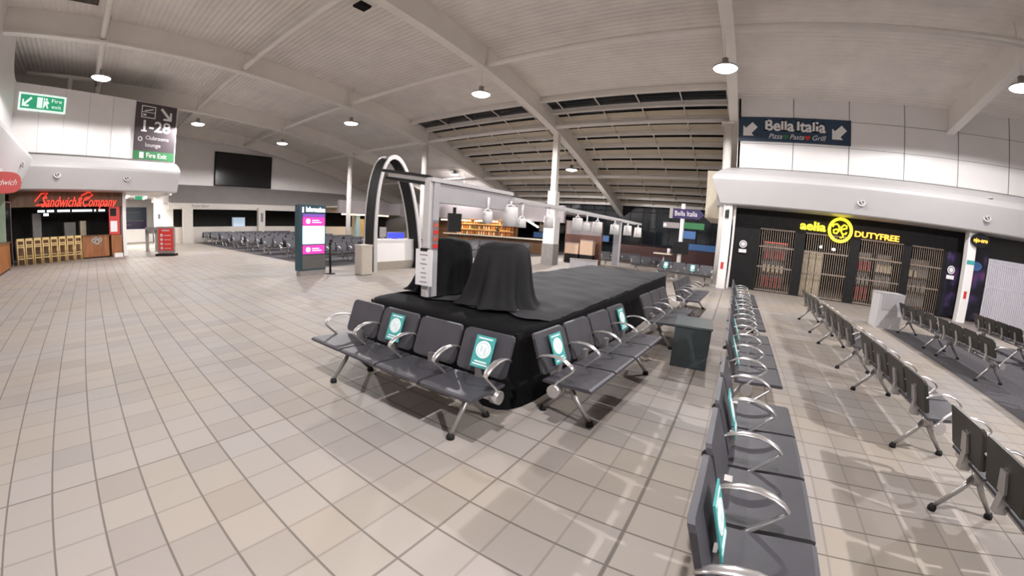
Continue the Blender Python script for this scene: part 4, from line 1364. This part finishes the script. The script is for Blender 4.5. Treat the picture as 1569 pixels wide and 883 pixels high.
t = thing('draped_island', 'long island counter draped in black cloth with a charcoal dust sheet on top', 'counter', (6.68, 2.82, 0))
part('skirt', draped('', '', '', None, 3.86, 1.16, 0.735, 0.05, 70, 0.004, M['cloth'], seed=3, square=14), M['cloth'], t)
mb = MB()       # dust sheet lying on the top, a little rumpled, with a hem that hangs over
nx, ny = 60, 20
vs, fs = [], []
for j in range(ny + 1):
    for i in range(nx + 1):
        x = -3.30 + 7.14 * i / nx
        y = -1.14 + 2.28 * j / ny
        z = 0.752 + 0.010 * math.sin(5.2 * x + 1.7 * y) * math.sin(4.1 * y + 0.6 * x) + 0.006 * math.sin(11 * x - 5 * y)
        if j == 0 or j == ny or i == nx:
            z -= 0.02
        if i == 0:
            x += 0.08 * math.sin(9 * y)
            z -= 0.004
        vs.append((x, y, z))
for j in range(ny):
    for i in range(nx):
        a = j * (nx + 1) + i
        fs.append((a, a + 1, a + nx + 2, a + nx + 1))
mb.add(vs, fs, True)
part('dust_sheet', mb, M['cover'], t, 'charcoal dust sheet')
part('plinth', MB().box(-3.8, -1.1, 0, 3.8, 1.1, 0.70), M['black'], t)

def drape_thing(lab, x, y, z0, hx, hy, h, seed, ang):
    rnd = random.Random(seed)
    ph = [rnd.uniform(0, 6.28) for _ in range(8)]
    mb = MB()
    n = 96
    prof = [(0.0, 1.0), (0.35, 0.995), (0.62, 0.975), (0.78, 0.93), (0.86, 0.86), (0.92, 0.74), (0.98, 0.58), (1.03, 0.42), (1.09, 0.27), (1.17, 0.14), (1.27, 0.05), (1.36, 0.01), (1.40, 0.0)]
    vs, fs = [], []
    for r_, zf in prof:
        for k in range(n):
            a = 2 * PI * k / n
            c, s_ = math.cos(a), math.sin(a)
            kk_ = (abs(c) ** 4 + abs(s_) ** 4) ** -0.25
            d = (1 - zf) ** 1.2
            f = 1 + d * (0.10 * math.sin(5 * a + ph[0]) + 0.08 * math.sin(9 * a + ph[1]) + 0.05 * math.sin(15 * a + ph[2])) + 0.03 * math.sin(3 * a + ph[3])
            lean = 0.06 * zf
            vs.append((c * kk_ * hx * r_ * f + lean, s_ * kk_ * hy * r_ * f, h * zf * (1 + 0.04 * math.sin(2 * a + ph[4]) * min(1, r_))))
    for q in range(len(prof) - 1):
        for k in range(n):
            fs.append((q * n + k, (q + 1) * n + k, (q + 1) * n + (k + 1) % n, q * n + (k + 1) % n))
    mb.add(vs, fs, True)
    return solo('draped_display', mb, M['drape'] if seed == 5 else M['cloth'], lab, 'covered display', (x, y, z0), ang, 'draped displays on the island')
drape_thing('tall object under a black sheet standing on the black island right of the post', 3.72, 2.52, 0.765, 0.30, 0.32, 0.72, 5, 8)
drape_thing('tall object under black cloth standing on the black island behind the post', 3.90, 3.60, 0.77, 0.34, 0.30, 0.72, 8, 0)
solo('paper_scrap', MB().prism([(-0.04, -0.02), (0.0, -0.03), (0.05, 0.0), (0.02, 0.03), (-0.02, 0.015)], 0, 0.004), M['paper'], 'small white paper scrap lying on the charcoal dust sheet', 'paper', (3.52, 2.16, 0.768), 30)

t = thing('display_gantry', 'pale grey gantry over the island: near post, deep beam, thin rails and far post', 'gantry', (3.29, 3.33, 0.775))
part('post', MB().box(0.0, -0.07, 0, 0.10, 0.06, 1.40), M['postgrey'], t)
part('post_front', MB().box(-0.055, -0.055, 0, 0.0, 0.055, 1.42, 0.015), M['postlight'], t)
part('beam_panel', MB().box(0.10, -0.05, 1.16, 1.72, 0.05, 1.44), M['postgrey'], t)
part('beam_cap', MB().box(-0.05, -0.08, 1.40, 1.74, 0.08, 1.45), M['postlight'], t)
for y in (-0.10, 0.10):
    part('rail', MB().box(1.70, y - 0.025, 1.31, 9.95, y + 0.025, 1.37), M['postlight'], t)
for i in range(9):
    x = 2.2 + i * 0.95
    part('cross_bar', MB().box(x - 0.02, -0.12, 1.32, x + 0.02, 0.12, 1.36), M['postlight'], t)
part('post', MB().box(7.50, -0.09, 0, 7.68, 0.09, 1.34), M['postgrey'], t)
part('notice_strip', MB().box(0.0, -0.076, 0.58, 0.095, -0.07, 0.94), M['ink'], t)
for k in range(4):
    part('notice_band', MB().box(0.005, -0.08, 0.60 + k * 0.085, 0.09, -0.076, 0.65 + k * 0.085), M['rednote' if k % 2 else 'red'], t)
t2 = thing('paper_notice', 'white paper notice clipped to the near post of the gantry', 'notice', (3.215, 3.31, 1.14), -90)
part('sheet', MB().box(-0.14, -0.012, -0.22, 0.14, 0.0, 0.22), M['paper'], t2)
mb = MB()
for k in range(7):
    w_ = (0.07, 0.03, 0.06, 0.02, 0.05, 0.04, 0.06)[k]
    mb.box(-w_, -0.014, 0.15 - k * 0.055, w_, -0.012, 0.16 - k * 0.055)
part('print', mb, M['ink'], t2)
part('clip', MB().box(-0.06, -0.016, 0.20, 0.06, 0.02, 0.235), M['black'], t2)

def track_spot(x, z, r, h, lab, y=3.24):
    t = thing('track_spot', lab, 'spotlight', (x, y, z), 0, 'white track spots on the gantry')
    part('lamp_can', MB().lathe([(0.001, h / 2), (r * 0.86, h / 2), (r * 0.9, h / 2 - 0.02), (r, -h / 2), (r * 0.88, -h / 2), (r * 0.8, -h / 2 + 0.05), (0.001, -h / 2 + 0.05)], 20), M['white'], t)
    part('stirrup', MB().tube([(-r * 1.0, 0, h * 0.2), (-r * 0.9, 0, h / 2 + 0.02), (0, 0, h / 2 + 0.04), (r * 0.9, 0, h / 2 + 0.02), (r * 1.0, 0, h * 0.2)], 0.010, 8), M['white'], t)
    part('hook', MB().tube([(0, 0, h / 2 + 0.03), (0, 0, max(h / 2 + 0.06, 2.085 - z))], 0.018, 8), M['white'], t)
TS = [(4.36, 1.80, 0.075, 0.17), (4.95, 1.84, 0.125, 0.30), (5.30, 1.76, 0.075, 0.15), (6.25, 1.82, 0.09, 0.22), (7.60, 1.84, 0.12, 0.27),
      (8.15, 1.80, 0.08, 0.18), (8.85, 1.82, 0.13, 0.27), (10.25, 1.82, 0.13, 0.27), (11.6, 1.84, 0.13, 0.30), (12.9, 1.82, 0.13, 0.32)]
for i, (x, z, r, h) in enumerate(TS):
    track_spot(x, z, r, h, '%s white track spot along the gantry, counted from the near post' % ORD[i])
# folded screen on top of the near post, seen on edge
t = thing('flat_screen', 'black flat screen lying tilted on top of the near post of the gantry', 'screen', (3.22, 3.62, 2.235), -65)
T_ = Matrix.Rotation(math.radians(7), 4, 'Y')
part('casing', MB(T_).box(-0.36, -0.10, 0.02, 0.28, 0.10, 0.055, 0.01), M['glossblack'], t)
part('edge_strip', MB(T_).box(-0.26, -0.09, -0.03, 0.24, 0.09, 0.02), M['alu'], t)
part('lower_tray', MB(T_).box(-0.30, -0.10, -0.06, 0.24, 0.10, -0.03, 0.01), M['black'], t)
part('mount', MB().box(0.10, -0.05, -0.08, 0.28, 0.05, -0.02), M['black'], t)
solo('small_screen', MB().box(-0.10, -0.02, -0.12, 0.10, 0.02, 0.12, 0.01).box(-0.02, 0, 0.12, 0.02, 0.02, 0.20), M['glossblack'], 'small black screen hanging under the grey beam beside the near post', 'screen', (3.78, 3.35, 1.70), -20)

# slate grey box
t = thing('box_table', 'slate grey box table standing on the tiles in front of the seats', 'table', (5.43, 0.42, 0), 4)
part('body', MB().box(-0.33, -0.24, 0.0, 0.33, 0.24, 0.555, 0.01), M['greybox'], t)
part('top', MB().box(-0.345, -0.255, 0.555, 0.345, 0.255, 0.58, 0.01), M['greyboxtop'], t)

# ------------------------------------------------------------------ information totem, bin, arch, desk
t = thing('information_totem', 'dark teal information totem with a lit pink and pale blue screen', 'totem', (5.74, 10.85, 0), 3)
part('casing', MB().box(-0.47, 0.0, 0.16, 0.47, 0.26, 2.13, 0.02), M['teal_body'], t)
part('foot', MB().box(-0.43, 0.02, 0, 0.47, 0.24, 0.16), M['alu'], t)
part('lower_panel', MB().box(-0.36, -0.01, 0.2, 0.46, 0.0, 0.62), M['kioskfoot'], t)
def pnl(n, x0, z0, x1, z1, m, y=-0.012):
    part(n, MB().box(x0, y, z0, x1, y + 0.012, z1), M[m], t)
pnl('screen', -0.34, 0.66, 0.42, 0.92, 'screen_pink')
pnl('screen', -0.34, 0.96, 0.42, 1.50, 'screen_blue')
pnl('screen', -0.34, 1.52, 0.42, 1.76, 'screen_pink')
pnl('screen', -0.34, 1.77, 0.42, 1.86, 'screen_purple')
text('lettering', 'Information', 0.2, M['lit_white'], t, 0.09, -0.014, 1.99, width=0.66, bold=0.006)
part('information_symbol', MB().disc_xz(-0.34, -0.006, 2.03, 0.03, 0.008, 14).box(-0.365, -0.014, 1.90, -0.315, -0.006, 1.99), M['lit_white'], t)
for z in (0.79, 1.64):
    part('screen_symbol', MB().disc_xz(-0.16, -0.012, z, 0.075, 0.004, 18).box(-0.02, -0.016, z + 0.02, 0.22, -0.012, z + 0.04).box(-0.02, -0.016, z - 0.04, 0.3, -0.012, z - 0.02), M['lit_white'], t)
t = thing('queue_post', 'slim black barrier post beside the lit information totem', 'post', (6.36, 10.85, 0))
part('pole', MB().tube([(0, 0, 0.02), (0, 0, 0.94)], 0.035, 14), M['black'], t)
part('cap', MB().tube([(0, 0, 0.94), (0, 0, 0.99)], 0.045, 14), M['black'], t)
part('foot', MB().lathe([(0.001, 0), (0.17, 0), (0.17, 0.012), (0.05, 0.03), (0.001, 0.03)], 24), M['black'], t)
t = thing('litter_bin', 'beige square litter bin in front of the foot of the black arch', 'bin', (7.12, 10.1, 0), 0)
part('body', MB().box(-0.22, -0.2, 0.02, 0.22, 0.2, 0.93, 0.05), M['beige'], t)
part('lid', MB().box(-0.23, -0.21, 0.90, 0.23, 0.21, 0.95, 0.05), M['beige'], t)
part('base', MB().box(-0.2, -0.18, 0, 0.2, 0.18, 0.03), M['black'], t)

# arch: tall black elliptical hoop with white rims
def hoop(rx0, rx1, rz0, rz1, y0, y1, n=64):
    mb = MB()
    vs, fs = [], []
    for k in range(n + 1):
        a = PI * k / n
        c, s_ = math.cos(a), math.sin(a)
        c2 = math.copysign(abs(c) ** 0.95, c)
        ln = -0.34 * s_ ** 1.5
        vs += [(rx0 * c2 + ln, y0, rz0 * s_), (rx1 * c2 + ln, y0, rz1 * s_), (rx1 * c2 + ln, y1, rz1 * s_), (rx0 * c2 + ln, y1, rz0 * s_)]
    for k in range(n):
        a, b = 4 * k, 4 * k + 4
        for i in range(4):
            fs.append((a + i, a + (i + 1) % 4, b + (i + 1) % 4, b + i))
    fs.append((0, 3, 2, 1))
    fs.append((4 * n, 4 * n + 1, 4 * n + 2, 4 * n + 3))
    mb.add(vs, fs)
    return mb
t = thing('entrance_arch', 'tall black leaning oval arch with white edges over the white desk', 'arch', (8.80, 10.30, 0), -2)
part('hoop_band', hoop(0.98, 1.05, 3.86, 3.95, 0.05, 0.60), M['black'], t)
part('rim', hoop(0.955, 1.07, 3.83, 3.98, 0.0, 0.06), M['postlight'], t)
part('rim', hoop(0.955, 1.07, 3.83, 3.98, 0.59, 0.65), M['postlight'], t)
t = thing('reception_desk', 'white desk with sloping grey foot standing inside the black arch', 'desk', (8.72, 10.62, 0), 0)
part('front', MB().profx([(0.0, 1.04), (0.05, 0.30), (0.12, 0.30), (0.12, 1.04)], -0.83, 1.2), M['white'], t)
part('desk_top', MB().box(-0.86, -0.03, 1.04, 1.23, 0.62, 1.08), M['white'], t)
part('foot', MB().profx([(0.02, 0.30), (0.14, 0.0), (0.5, 0.0), (0.5, 0.30)], -0.8, 1.17), M['beige'], t)
for a_ in (-0.83, 1.15):
    part('side_panel', MB().box(a_, 0.125, 0.30, a_ + 0.05, 0.6, 1.04), M['white'], t)
t = thing('desk_screen', 'glowing blue screen standing on the white desk', 'screen', (9.0, 10.8, 1.08), -20)
part('display', MB().box(-0.3, -0.02, 0.04, 0.3, 0.0, 0.22), M['blue_led'], t)
part('bezel', MB().box(-0.33, 0.0, 0.02, 0.33, 0.03, 0.25), M['pkg_grey'], t)
part('stand', MB().box(-0.1, 0.0, 0, 0.1, 0.12, 0.03), M['pkg_grey'], t)
for (x, w_, h_, lab) in ((8.1, 0.14, 0.28, 'small pale device at the left end of the white desk'), (8.55, 0.3, 0.42, 'grey monitor on the white desk left of the blue screen')):
    t = thing('desk_device', lab, 'device', (x, 10.95, 1.08))
    part('body', MB().box(-w_ / 2, 0, 0.06, w_ / 2, 0.04, h_, 0.01), M['pkg_grey'], t)
    part('stand', MB().box(-0.05, 0, 0, 0.05, 0.08, 0.08), M['alu'], t)

# pale pedestal block at the end of the right carpet
t = thing('pedestal_block', 'pale pedestal block with a grey top standing at the end of the right carpet', 'block', (11.75, -4.35, 0), 0)
part('body', MB().box(-0.33, -0.34, 0, 0.26, 0.34, 0.90, 0.01), M['canopy'], t)
part('grey_panel', MB().box(-0.35, -0.34, 0.5, -0.33, 0.25, 0.90), M['postgrey'], t)
part('top', MB().box(-0.35, -0.36, 0.90, 0.28, 0.36, 0.93), M['postgrey'], t)

# ------------------------------------------------------------------ lit bar, far middle
struct('wall_bar_bulkhead', MB().box(23.8, 11.2, 2.25, 24.1, 28.0, 3.45), M['mauve'])
struct('ceiling_bar', MB().box(24.1, 11.2, 2.9, 28.4, 28.0, 3.0), M['mauve'])
struct('wall_bar_rear', MB().box(26.6, 16.6, 0, 26.7, 28.0, 2.9), M['darkwood'])
t = thing('bar_counter', 'long bar counter with a pale top edge across the middle distance', 'bar', (22.4, 11.6, 0), 90)
part('front_panel', MB().box(0, -0.0, 0.0, 8.8, 0.06, 0.98), M['darkwood'], t)
part('counter_top', MB().box(-0.05, -0.10, 0.98, 8.9, 0.55, 1.06), M['cream'], t)
for k in range(8):
    part('pilaster', MB().box(0.1 + k * 1.2, -0.03, 0, 0.2 + k * 1.2, 0.0, 0.98), M['cream'], t)
t = thing('back_bar', 'glowing back bar shelving full of bottles', 'shelving', (26.0, 16.9, 0), 90)
part('back_panel', MB().box(0, -0.56, 0.9, 6.2, -0.52, 2.4), M['wood'], t)
for z in (0.9, 1.4, 1.86):
    part('shelf_board', MB().box(0, -0.52, z, 6.2, 0.0, z + 0.04), M['pine'], t)
    part('shelf_light', MB().box(0.02, -0.50, z + 0.42, 6.18, -0.47, z + 0.45), M['warmdim'], t)
part('cabinet', MB().box(0, -0.55, 0, 6.2, -0.05, 0.9), M['darkwood'], t)
mes = {}
for nm in ('bottle_amber', 'bottle_green', 'bottle_clear'):
    mes[nm] = MB().lathe([(0.001, 0), (0.05, 0), (0.05, 0.19), (0.02, 0.25), (0.018, 0.33), (0.001, 0.33)], 10).mesh('bottle', M[nm])
cols = ['bottle_amber', 'bottle_clear', 'bottle_amber', 'bottle_green', 'bottle_clear']
for z in (0.94, 1.44, 1.9):
    for k in range(22):
        nm = cols[random.randrange(5)]
        o = put('bottle', mes[nm])
        o.location = (26.22, 17.1 + k * 0.27 + random.uniform(-.03, .03), z)
        o.scale = (1.25, 1.25, random.uniform(0.85, 1.12))
        tag(o, 'bottle standing on the glowing shelves of the back bar', 'bottle', 'bottles on the back bar')
for (y0, y1, lab) in ((17.2, 19.4, 'right one of the warm strip lights above the back bar'), (20.0, 23.2, 'left one of the warm strip lights above the back bar')):
    t = thing('strip_light', lab, 'light', (24.5, y0, 2.12))
    part('diffuser', MB().box(-0.12, 0, -0.06, 0.12, y1 - y0, 0.04, 0.03), M['warm'], t)
    part('housing', MB().box(-0.15, -0.03, 0.04, 0.15, y1 - y0 + 0.03, 0.12), M['mauve'], t)
    for yy in (0.2, y1 - y0 - 0.2):
        part('hanging_rod', MB().box(-0.015, yy - 0.015, 0.12, 0.015, yy + 0.015, 0.78), M['alu'], t)
for (y, lab) in ((13.5, 'slanted white strip light beside the pale column, before the mauve bulkhead'), (12.1, 'bright white tube right of the slanted strip light, before the mauve bulkhead')):
    t = thing('strip_light', lab, 'light', (23.6, y, 2.05), 0)
    part('tube', MB().tube([(0, 0.5, 0.25), (0, -0.45, -0.2)], 0.06, 10), M['tube'], t)
    part('hanging_rod', MB().box(-0.015, -0.02, 0.02, 0.2, 0.02, 0.24), M['alu'], t)
for (y, lab) in ((20.8, 'left one of two round pendant globes above the lit bar'), (19.2, 'right one of two round pendant globes above the lit bar')):
    t = thing('pendant_globe', lab, 'lamp', (22.6, y, 4.55), 0, 'pendant globes above the bar')
    part('globe', MB().ball((0, 0, 0), 0.2), M['lamp'], t)
    part('rod', MB().tube([(0, 0, 0.18), (0, 0, roof_z(22.6) - 4.53)], 0.02, 6), M['steel'], t)
for (y, e) in ((18.3, 110), (21.6, 110)):
    ld = bpy.data.lights.new('bar_fill_light', 'AREA')  # warm fill for the bottles, hidden and without any fixture
    ld.size = 1.5
    ld.energy = e
    ld.color = (1.0, 0.68, 0.38)
    lo = bpy.data.objects.new('bar_fill_light', ld)
    COL.objects.link(lo)
    lo.location = (25.0, y, 2.35)
def plant(x, y, z, r, lab):
    t = thing('potted_plant', lab, 'plant', (x, y, z))
    part('pot', MB().lathe([(0.001, 0), (0.10, 0), (0.14, 0.22), (0.12, 0.22), (0.001, 0.18)], 16), M['darkwood'], t)
    mb = MB()
    rn = random.Random(4)
    for k in range(60):
        a, b = rn.uniform(0, 6.28), rn.uniform(-0.4, 1.4)
        d = Vector((math.cos(a) * math.cos(b), math.sin(a) * math.cos(b), math.sin(b)))
        p = Vector((0, 0, 0.3)) + d * r * rn.uniform(0.3, 1)
        s_ = d.cross(Vector((0, 0, 1))).normalized() * 0.06
        mb.add([tuple(p - d * 0.12), tuple(p + s_), tuple(p + d * 0.12), tuple(p - s_)], [(0, 1, 2, 3)])
    part('leaves', mb, M['foliage'], t)
plant(22.7, 15.9, 1.06, 0.42, 'bushy dried plant standing on the bar counter right of the bottles')
for (y, z, w_, lab) in ((14.6, 1.25, 2.4, 'dark blue lit screen low behind the bar, left of the pale column'), (10.2, 1.35, 2.0, 'dark blue lit screen low at the night windows, right of the brown partition'), (2.2, 1.3, 2.2, 'blue lit screen at the night windows behind the sign post')):
    t = thing('window_screen', lab, 'screen', (27.9, y, z), -90)
    part('display', MB().box(-w_ / 2, -0.02, -0.22, w_ / 2, 0, 0.22), M['bluewin'], t)
    part('bezel', MB().box(-w_ / 2 - 0.05, 0, -0.27, w_ / 2 + 0.05, 0.05, 0.27), M['black'], t)
    part('stand', MB().box(-0.1, 0, -z, 0.1, 0.05, -0.2), M['black'], t)
# shops seen through the arch
struct('wall_arch_bulkhead', MB().box(17.2, 28.0, 2.35, 23.8, 28.3, 3.4), M['mauve'])
struct('ceiling_arch_shop', MB().box(17.2, 28.3, 2.8, 24, 32.5, 2.9), M['cream'])
for (x, w_, y, lab) in ((20.2, 4.2, 27.9, 'long warm strip light under the bulkhead, seen through the arch'), (17.9, 1.0, 27.9, 'short warm strip light left of the black arch')):
    t = thing('strip_light', lab, 'light', (x, y, 2.26))
    part('diffuser', MB().box(-w_ / 2, -0.08, -0.07, w_ / 2, 0.06, 0.03, 0.03), M['warm'], t)
    part('housing', MB().box(-w_ / 2 - 0.03, -0.1, 0.03, w_ / 2 + 0.03, 0.1, 0.12), M['mauve'], t)
for (x, lab) in ((19.4, 'left one of two pale blue posts seen through the black arch'), (21.3, 'right one of two pale blue posts seen through the black arch')):
    t = thing('column', lab, 'column', (x, 28.6, 0), 0)
    part('shaft', MB().box(-0.2, -0.2, 0, 0.2, 0.2, 2.8, 0.03), M['palebluepost'], t)
    part('base', MB().box(-0.24, -0.24, 0, 0.24, 0.24, 0.1), M['pkg_grey'], t)
t = thing('wall_panel', 'tan cupboard front between the pale blue posts, seen through the arch', 'cupboard', (20.35, 29.6, 0))
part('body', MB().box(-0.5, 0, 0, 0.5, 0.4, 1.9), M['pine'], t)
part('plinth', MB().box(-0.5, -0.02, 0, 0.5, 0, 0.1), M['black'], t)
ld = bpy.data.lights.new('arch_shop_fill_light', 'AREA')  # hidden fill with no fixture, brightens the shop beyond the arch
ld.size = 2
ld.energy = 90
ld.color = (1, 0.75, 0.5)
lo = bpy.data.objects.new('arch_shop_fill_light', ld)
COL.objects.link(lo)
lo.location = (20.5, 30, 2.7)

# ------------------------------------------------------------------ restaurant end, far right middle
struct('wall_restaurant', MB().box(23.0, 0.7, 0, 23.2, 7.2, 1.15), M['maroon'])
t = thing('partition', 'red brown partition standing beside the pale column', 'partition', (19.6, 7.95, 0), -90)
part('panel', MB().box(-1.05, 0, 0, 1.05, 0.1, 2.3), M['brown'], t)
part('pale_top', MB().box(-1.05, -0.01, 1.55, 1.05, 0.0, 2.3), M['mauve'], t)
part('post', MB().box(-1.09, -0.02, 0, -1.03, 0.12, 2.32), M['darkwood'], t)
part('post', MB().box(1.03, -0.02, 0, 1.09, 0.12, 2.32), M['darkwood'], t)
for (y, w_, h_, lab) in ((8.3, 0.78, 1.05, 'left pale peach cabinet before the red brown partition'), (7.45, 0.72, 1.25, 'right, taller pale peach cabinet before the red brown partition')):
    t = thing('cabinet', lab, 'cabinet', (18.9, y, 0), -90, 'peach cabinets before the partition')
    part('body', MB().box(-w_ / 2, 0, 0.5, w_ / 2, 0.4, h_), M['peach'], t)
    part('plinth', MB().box(-w_ / 2, 0.03, 0, w_ / 2, 0.4, 0.5), M['black'], t)
    part('top', MB().box(-w_ / 2 - 0.02, -0.02, h_, w_ / 2 + 0.02, 0.42, h_ + 0.04), M['pkg_grey'], t)
t = thing('low_box', 'low grey box on the tiles before the peach cabinets', 'box', (16.6, 6.6, 0), -70)
part('body', MB().box(-0.65, -0.2, 0, 0.65, 0.2, 0.40, 0.02), M['postgrey'], t)
part('top', MB().box(-0.67, -0.22, 0.40, 0.67, 0.22, 0.43), M['pkg_grey'], t)

t = thing('sign_post', 'white post carrying a purple Bella Italia arrow board and green and grey boards', 'sign post', (17.0, 2.33, 0), -90)
part('post', MB().tube([(0, 0, 0.02), (0, 0, 3.25)], 0.09, 16), M['white'], t)
part('foot', MB().lathe([(0.001, 0), (0.3, 0), (0.3, 0.02), (0.1, 0.05), (0.001, 0.05)], 24), M['alu'], t)
b = part('arrow_board', MB().slabz([(-0.42, 2.62), (0.72, 2.62), (0.92, 2.82), (0.72, 3.02), (-0.42, 3.02)], -0.13, -0.09), M['purple'], t)
part('end_cap', MB().box(-0.56, -0.14, 2.60, -0.42, -0.08, 3.04), M['alu'], t)
text('lettering', 'Bella Italia', 0.3, M['signwhite'], t, 0.14, -0.134, 2.82, width=0.95)
part('grey_board', MB().box(-0.80, -0.13, 2.18, -0.10, -0.09, 2.42), M['mauve'], t)
part('green_board', MB().box(0.10, -0.13, 2.20, 0.95, -0.09, 2.46), M['green'], t)
part('blue_screen', MB().box(0.10, -0.12, 1.78, 0.62, -0.09, 2.10), M['bluewin'], t)
part('black_box', MB().box(-0.30, -0.2, 1.1, 0.36, 0.1, 1.62, 0.03), M['black'], t)
part('board_symbol', MB().disc_xz(-0.72, -0.13, 2.30, 0.07, 0.005, 16), M['signwhite'], t)
t = thing('side_table', 'thin pale ledge table standing left of the sign post', 'table', (17.3, 2.95, 0), -90)
part('table_top', MB().box(-0.55, -0.2, 1.0, 0.25, 0.2, 1.05), M['cream'], t)
part('leg', MB().tube([(-0.1, 0, 0), (-0.1, 0, 1.0)], 0.04, 10), M['alu'], t)
part('cup_stand', MB().tube([(0.1, 0, 1.05), (0.1, 0, 1.28)], 0.07, 12), M['paper'], t)
